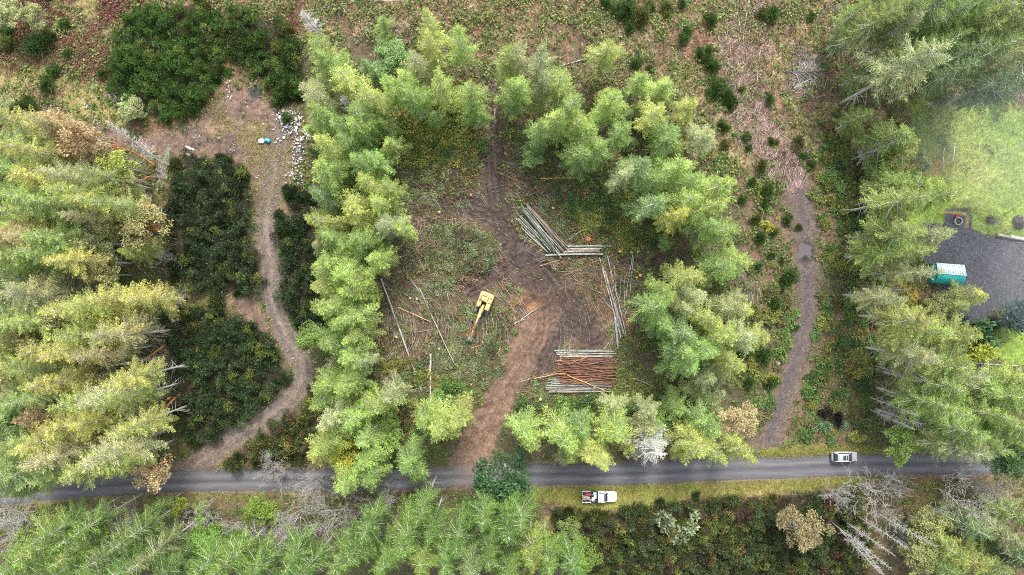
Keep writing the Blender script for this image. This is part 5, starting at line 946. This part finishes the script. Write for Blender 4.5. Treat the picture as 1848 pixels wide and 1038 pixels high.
# ------------------------------------------------------------------ things standing about
def canopy(px, py, rz):
    t = thing('shelter_canopy', 'teal gable-roofed shelter with a glare-painted near-white upper roof slope on the gravel lot', 'shelter', (*w2(px, py, 2.6), 0), rz); L, Wd, e, r = 5.0, 1.75, 2.3, 3.05
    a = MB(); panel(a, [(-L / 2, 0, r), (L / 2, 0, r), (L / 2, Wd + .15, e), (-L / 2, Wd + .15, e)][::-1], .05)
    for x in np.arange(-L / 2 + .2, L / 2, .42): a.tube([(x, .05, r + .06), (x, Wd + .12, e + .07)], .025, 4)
    a.build('glare_painted_roof', M['pale'], t); b = MB(); panel(b, [(-L / 2, 0, r), (L / 2, 0, r), (L / 2, -Wd + .05, e), (-L / 2, -Wd + .05, e)], .05)  # upper slope: sun glare on the teal roof painted as a near-white sheet
    for x in np.arange(-L / 2 + .2, L / 2, .42): b.tube([(x, -.05, r + .06), (x, -Wd + .08, e + .07)], .025, 4)
    b.build('teal_roof', M['teal'], t); w = MB()
    w.box((0, -Wd + .12, 1.15), (L - .1, .08, 2.25)); w.box((-L / 2 + .05, 0, 1.15), (.08, 2 * Wd - .4, 2.25)); w.box((L / 2 - .05, 0, 1.15), (.08, 2 * Wd - .4, 2.25)); w.box((0, Wd - .02, 1.15), (L - .1, .08, 2.25)); panel(w, [(L / 2 - .09, -Wd + .2, 2.27), (L / 2 - .09, Wd - .1, 2.27), (L / 2 - .09, .0, r - .05)], .08); w.build('wall', M['teal'], t)
    c = MB(); c.tube([(-L / 2, 0, r + .06), (L / 2, 0, r + .06)], .07, 6); c.build('ridge_cap', M['pale'], t)
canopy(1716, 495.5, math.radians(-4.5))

x, y = w2(1728, 399.6); t = thing('fire_pit', 'round pale stone fire pit ring on the dark gravel pad', 'fire pit', (x, y, 0)); m = MB()
for k in range(14):
    a = k / 14 * 6.283; m.box((.64 * math.cos(a), .64 * math.sin(a), .17), (.2, .27, .38), a, bev=.04)
m.build('stone_ring', M['stone'], t); m = MB(); m.tube([(0, 0, .02), (0, 0, .1)], [.55, .5], 18); m.build('ash_bed', M['ash'], t)
x, y = w2(1724, 391); t = thing('low_chair', 'small dark red chair beside the fire pit ring', 'chair', (x, y, 0), .6); m = MB(); m.box((0, 0, .42), (.46, .46, .06), bev=.02); m.build('seat', M['red'], t); m = MB(); m.box((0, .24, .72), (.46, .05, .55), bev=.02); m.build('backrest', M['red'], t)
for a in (-.2, .2):
    for b in (-.2, .2): m = MB(); m.tube([(a, b, 0), (a, b, .4)], .025, 6); m.build('leg', M['dark'], t)

p = np.array([w2(1703.5, 265.5), w2(1701, 296)]); h = 3.0; t = thing('goal_frame', 'white rectangular pipe goal frame standing on the lawn', 'goal', (0, 0, 0)); (xa, ya), (xb, yb) = p
for q in p: m = MB(); m.tube([(*q, 0), (*q, h)], .075, 8); m.build('post', M['white'], t)
m = MB(); m.tube([(xa, ya, h), (xb, yb, h)], .075, 8); m.build('crossbar', M['white'], t); m = MB(); m.tube([(xa, ya, .07), (xb, yb, .07)], .07, 8); m.build('ground_bar', M['white'], t)

# two leafless saplings in mulch rings
for (px, py, r, lab) in ((1788, 397, 1.0, 'leafless sapling in a round dark mulch ring on the lawn'), (1838, 402, 1.2, 'leafless sapling in the larger dark bed by the lawn edge')):
    place('A', w2(px, py), 3.2, r, TINT['gg'][0], lab, None)

# broken boards by the round bush, pale planks by the thicket
def boards(px, py, w, l, rz, z, label, mat, n=3):
    m = MB()
    for k in range(n): m.box(((k - (n - 1) / 2) * w / n, rnd.uniform(-.05, .05), 0), (w / n - .02, l * rnd.uniform(.94, 1.), .05))
    for s in (-.35, .35): m.box((0, s * l, -.06), (w * .95, .09, .07))
    o = m.build('board_panel', mat, loc=(*w2(px, py), z)); o.rotation_euler = (rnd.uniform(-.05, .05), rnd.uniform(-.05, .05), rz); tag(o, label, 'boards')
z0 = float(zat(*[np.array([q]) for q in w2(212, 180)])[0])
boards(217, 176, 1.05, 2.3, .12, z0 + .25, 'tallest upright grey board panel next to the round green bush', M['plank'], 4); boards(209, 187, 1.0, 1.5, .2, z0 + .45, 'lowest grey board panel of the broken heap', M['plank'], 4); boards(205.5, 176.5, 1.1, 1.9, -1.05 + 1.57, z0 + .68, 'topmost tilted grey board panel of the broken heap', M['plank'], 4)
boards(342, 268, 1.75, .5, -.32, z0 + .3, 'upper of two pale planks at the edge of the broom thicket', surf('pale_plank', (.6, .52, .45), .8, nscale=4., namt=.2), 1); boards(341, 279, 1.4, .45, -.32, z0 + .25, 'lower of two pale planks at the edge of the broom thicket', surf('pinkish_plank', (.5, .4, .36), .8, nscale=4., namt=.2), 1)
m = MB(); m.tube([(0, 0, 0), (0, 0, .08), (0, 0, .4), (0, 0, .46), (0, 0, .46), (0, 0, .1)], [.3, .34, .38, .4, .34, .3], 16); o = m.build('orange_bucket', M['any'], loc=(*w2(199, 183), z0 + .05)); o.color = (.6, .2, .08, 1); tag(o, 'orange bucket beside the heap of broken grey boards', 'bucket')

# tank and rubbish of the gravel yard
x, y = w2(484.5, 254.5); t = thing('gas_tank', 'blue horizontal gas tank lying on the brown yard', 'tank', (x, y, float(zat(np.array([x]), np.array([y]))[0]) + .02), -.5); m = MB(); a = np.linspace(-1, 1, 9)
m.tube([(.55 * q, 0, .36) for q in (-1, -.97, -.88, -.7, 0, .7, .88, .97, 1)], [.04, .18, .29, .35, .36, .35, .29, .18, .04], 18); m.build('shell', M['blue'], t, smooth=True)
for s in (-.35, .35): m = MB(); m.box((s, 0, .1), (.1, .5, .2)); m.build('foot', M['dark'], t)
m = MB(); m.tube([(0, 0, .68), (0, 0, .8)], .1, 10); m.build('valve_cap', M['lamp'], t)
def bag(px, py, r, label):
    gg = np.random.default_rng(int(px * 7 + py)); m = MB(); n, k = 7, 12; V = []
    for i in range(n):
        a = i / (n - 1) * math.pi
        for j in range(k): b = j / k * 6.283; q = r * (1 + gg.normal(0, .12)); V.append((q * math.sin(a) * math.cos(b) * 1.15, q * math.sin(a) * math.sin(b), q * .6 * (1 - math.cos(a)) * .9))
    i = np.arange(n - 1)[:, None] * k; j = np.arange(k)[None]; m.add(V, np.stack([i + j, i + (j + 1) % k, i + k + (j + 1) % k, i + k + j], -1).reshape(-1, 4)); m.tube([(0, 0, r * 1.0), (.05, .03, r * 1.35)], [r * .2, r * .08], 6)
    x, y = w2(px, py); tag(m.build('rubbish_bag', M['white'], loc=(x, y, float(zat(np.array([x]), np.array([y]))[0]))), label, 'rubbish bag')
bag(473.5, 255.5, .5, 'white bulging rubbish bag touching the blue gas tank')
for k, (px, py, r) in enumerate(((521, 216, .36), (533, 215, .4), (518, 229, .38), (536, 232, .36), (527, 222, .45), (541, 225, .3), (538, 253, .34), (506, 213, .36), (513, 249, .34), (556, 240, .36), (560, 244, .34), (498, 191, .38), (497, 197, .3), (545, 250, .3), (525, 240, .32), (530, 205, .3))): bag(px, py, r * .8, 'white rubbish bag in the trash heap under the northwestern firs')
for q in [o for o in bpy.data.objects if o.name.startswith('rubbish_bag') and 'trash heap' in o['label']]: q['group'] = 'bags of the trash heap'
def scraps(name, pts, seed, pal, sz=(.08, .38)):
    gg = np.random.default_rng(seed); m = MB()
    for x, y, z in pts:
        s = gg.uniform(*sz); c = np.array(pal[gg.integers(0, len(pal))]) * gg.uniform(.8, 1.1); q = MB(); q.box((0, 0, 0), (s, s * gg.uniform(.3, 1), s * gg.uniform(.05, .4)), gg.uniform(0, 6)); V = q.V[0]; tl = gg.normal(0, .4, 2); V[:, 2] += V[:, 0] * tl[0] + V[:, 1] * tl[1]; m.add(V + (x, y, z + .1 + gg.uniform(0, .15)), [np.concatenate(f) for f in q.F.values()], c)
    return tag(m.build(name, M['litter'], col=True), kind='stuff')
g = np.random.default_rng(55); WH = [(.66, .66, .68), (.58, .6, .64), (.55, .45, .46), (.4, .47, .56), (.62, .55, .52), (.35, .3, .3), (.15, .17, .2)]
scraps('trash_litter', np.vstack([blob(527, 222, 2.3, 2.2, 150, .3), blob(510, 208, 1.6, 1.2, 40), blob(500, 230, 2.5, 3, 24), blob(557, 242, 1.2, 1.2, 60), blob(541, 258, 1., 1.5, 36), blob(540, 280, 1.4, 1.8, 34), blob(538, 305, 1.1, 3.2, 60), blob(532, 325, 1.8, 1.4, 30)]), 56, WH, (.1, .38))
x, y, z = cells(m_yard + .25 * m_track, 150, 57); scraps('yard_litter', np.column_stack([x, y, z]), 58, WH[:5], (.06, .2))
scraps('thicket_litter', np.vstack([blob(412, 80, .6, 1.6, 10), blob(415, 160, .5, 1.9, 16), blob(175, 228, .7, 1.3, 12), blob(155, 190, .5, .6, 5), blob(398, 530, .6, .6, 5), blob(470, 330, 1., 1.5, 6)]), 59, WH[:2], (.1, .3))
x, y, z = cells(m_track + .6 * m_e + .08 * m_lot, 700, 61); scraps('loose_stones', np.column_stack([x, y, z - .08]), 62, [(.3, .26, .23), (.22, .19, .17), (.36, .33, .3)], (.06, .18))
m = MB(); m.box((0, 0, .35), (.75, .7, .04), bev=.01); m.tube([(-.25, 0, 0), (-.25, 0, .34)], .03, 6); m.tube([(.25, 0, 0), (.25, 0, .34)], .03, 6); o = m.build('white_board', M['white'], loc=(*w2(1403, 654), 0)); o.rotation_euler = (.1, .05, .3); tag(o, 'small white square board beside the puddled track', 'board')

# drifting mist over the lawn, the gravel lot and the eastern wood
mm, nt, out = nmat('mist_volume'); v = N(nt, 'ShaderNodeVolumePrincipled', Density=.0028, Anisotropy=.2); v.inputs['Color'].default_value = (.95, .97, 1, 1); nt.links.new(v.outputs[0], out.inputs['Volume'])
def puff(px, py, z, rx, ry, rz_):
    n, k = 13, 24; V = []
    for i in range(n):
        a = i / (n - 1) * math.pi
        for j in range(k): b = j / k * 6.2832; V.append((rx * math.sin(a) * math.cos(b), ry * math.sin(a) * math.sin(b), -rz_ * math.cos(a)))
    i = np.arange(n - 1)[:, None] * k; j = np.arange(k)[None]; F = np.stack([i + j, i + (j + 1) % k, i + k + (j + 1) % k, i + k + j], -1).reshape(-1, 4)
    me = mesh('mist', V, F, mm, smooth=True); import bmesh; bm = bmesh.new(); bm.from_mesh(me); bmesh.ops.remove_doubles(bm, verts=bm.verts, dist=.001); bm.to_mesh(me); bm.free()
    tag(link('mist', me, None, (*w2(px, py, z), z)), kind='stuff')
puff(1800, 265, 16, 14, 10, 14); puff(1850, 230, 18, 16, 14, 15); puff(1820, 480, 14, 12, 10, 13); puff(1880, 420, 16, 12, 16, 14)

# ------------------------------------------------------------------ light, camera
EL, AZ = 52, 8
W = bpy.data.worlds.new('World'); bpy.context.scene.world = W; W.use_nodes = True; nt = W.node_tree; bg = nt.nodes['Background']
sky = nt.nodes.new('ShaderNodeTexSky'); sky.sky_type = 'NISHITA'; sky.sun_disc = False; sky.sun_elevation = math.radians(EL); sky.sun_rotation = math.radians(AZ); sky.dust_density = 3.; sky.ozone_density = .6
hs = nt.nodes.new('ShaderNodeHueSaturation'); hs.inputs['Saturation'].default_value = .45; nt.links.new(sky.outputs[0], hs.inputs['Color']); nt.links.new(hs.outputs[0], bg.inputs[0]); bg.inputs[1].default_value = .15
sun = bpy.data.lights.new('sun', 'SUN'); sun.energy = 1.4; sun.angle = math.radians(13); sun.color = (1, .95, .87); so = link('sun', sun)
so.rotation_euler = (-math.radians(90 - EL), 0, -math.radians(AZ)); so.location = (0, 60, 90)
cam = bpy.data.cameras.new('camera'); cam.sensor_width = 36; cam.lens = 36 * CAMH / (1848 * S); cam.clip_end = 4000; co = link('camera', cam); co.location = (0, 0, CAMH)
sc = bpy.context.scene; sc.camera = co
vs = sc.view_settings; vs.view_transform = 'Standard'; vs.look = 'None'; vs.exposure = 1.4; vs.gamma = 1
sc.render.engine = 'CYCLES'; cy = sc.cycles; cy.max_bounces = 6; cy.diffuse_bounces = 3; cy.glossy_bounces = 2; cy.transmission_bounces = 3; cy.transparent_max_bounces = 4; cy.volume_bounces = 0; cy.use_denoising = False; cy.filter_width = 1.0
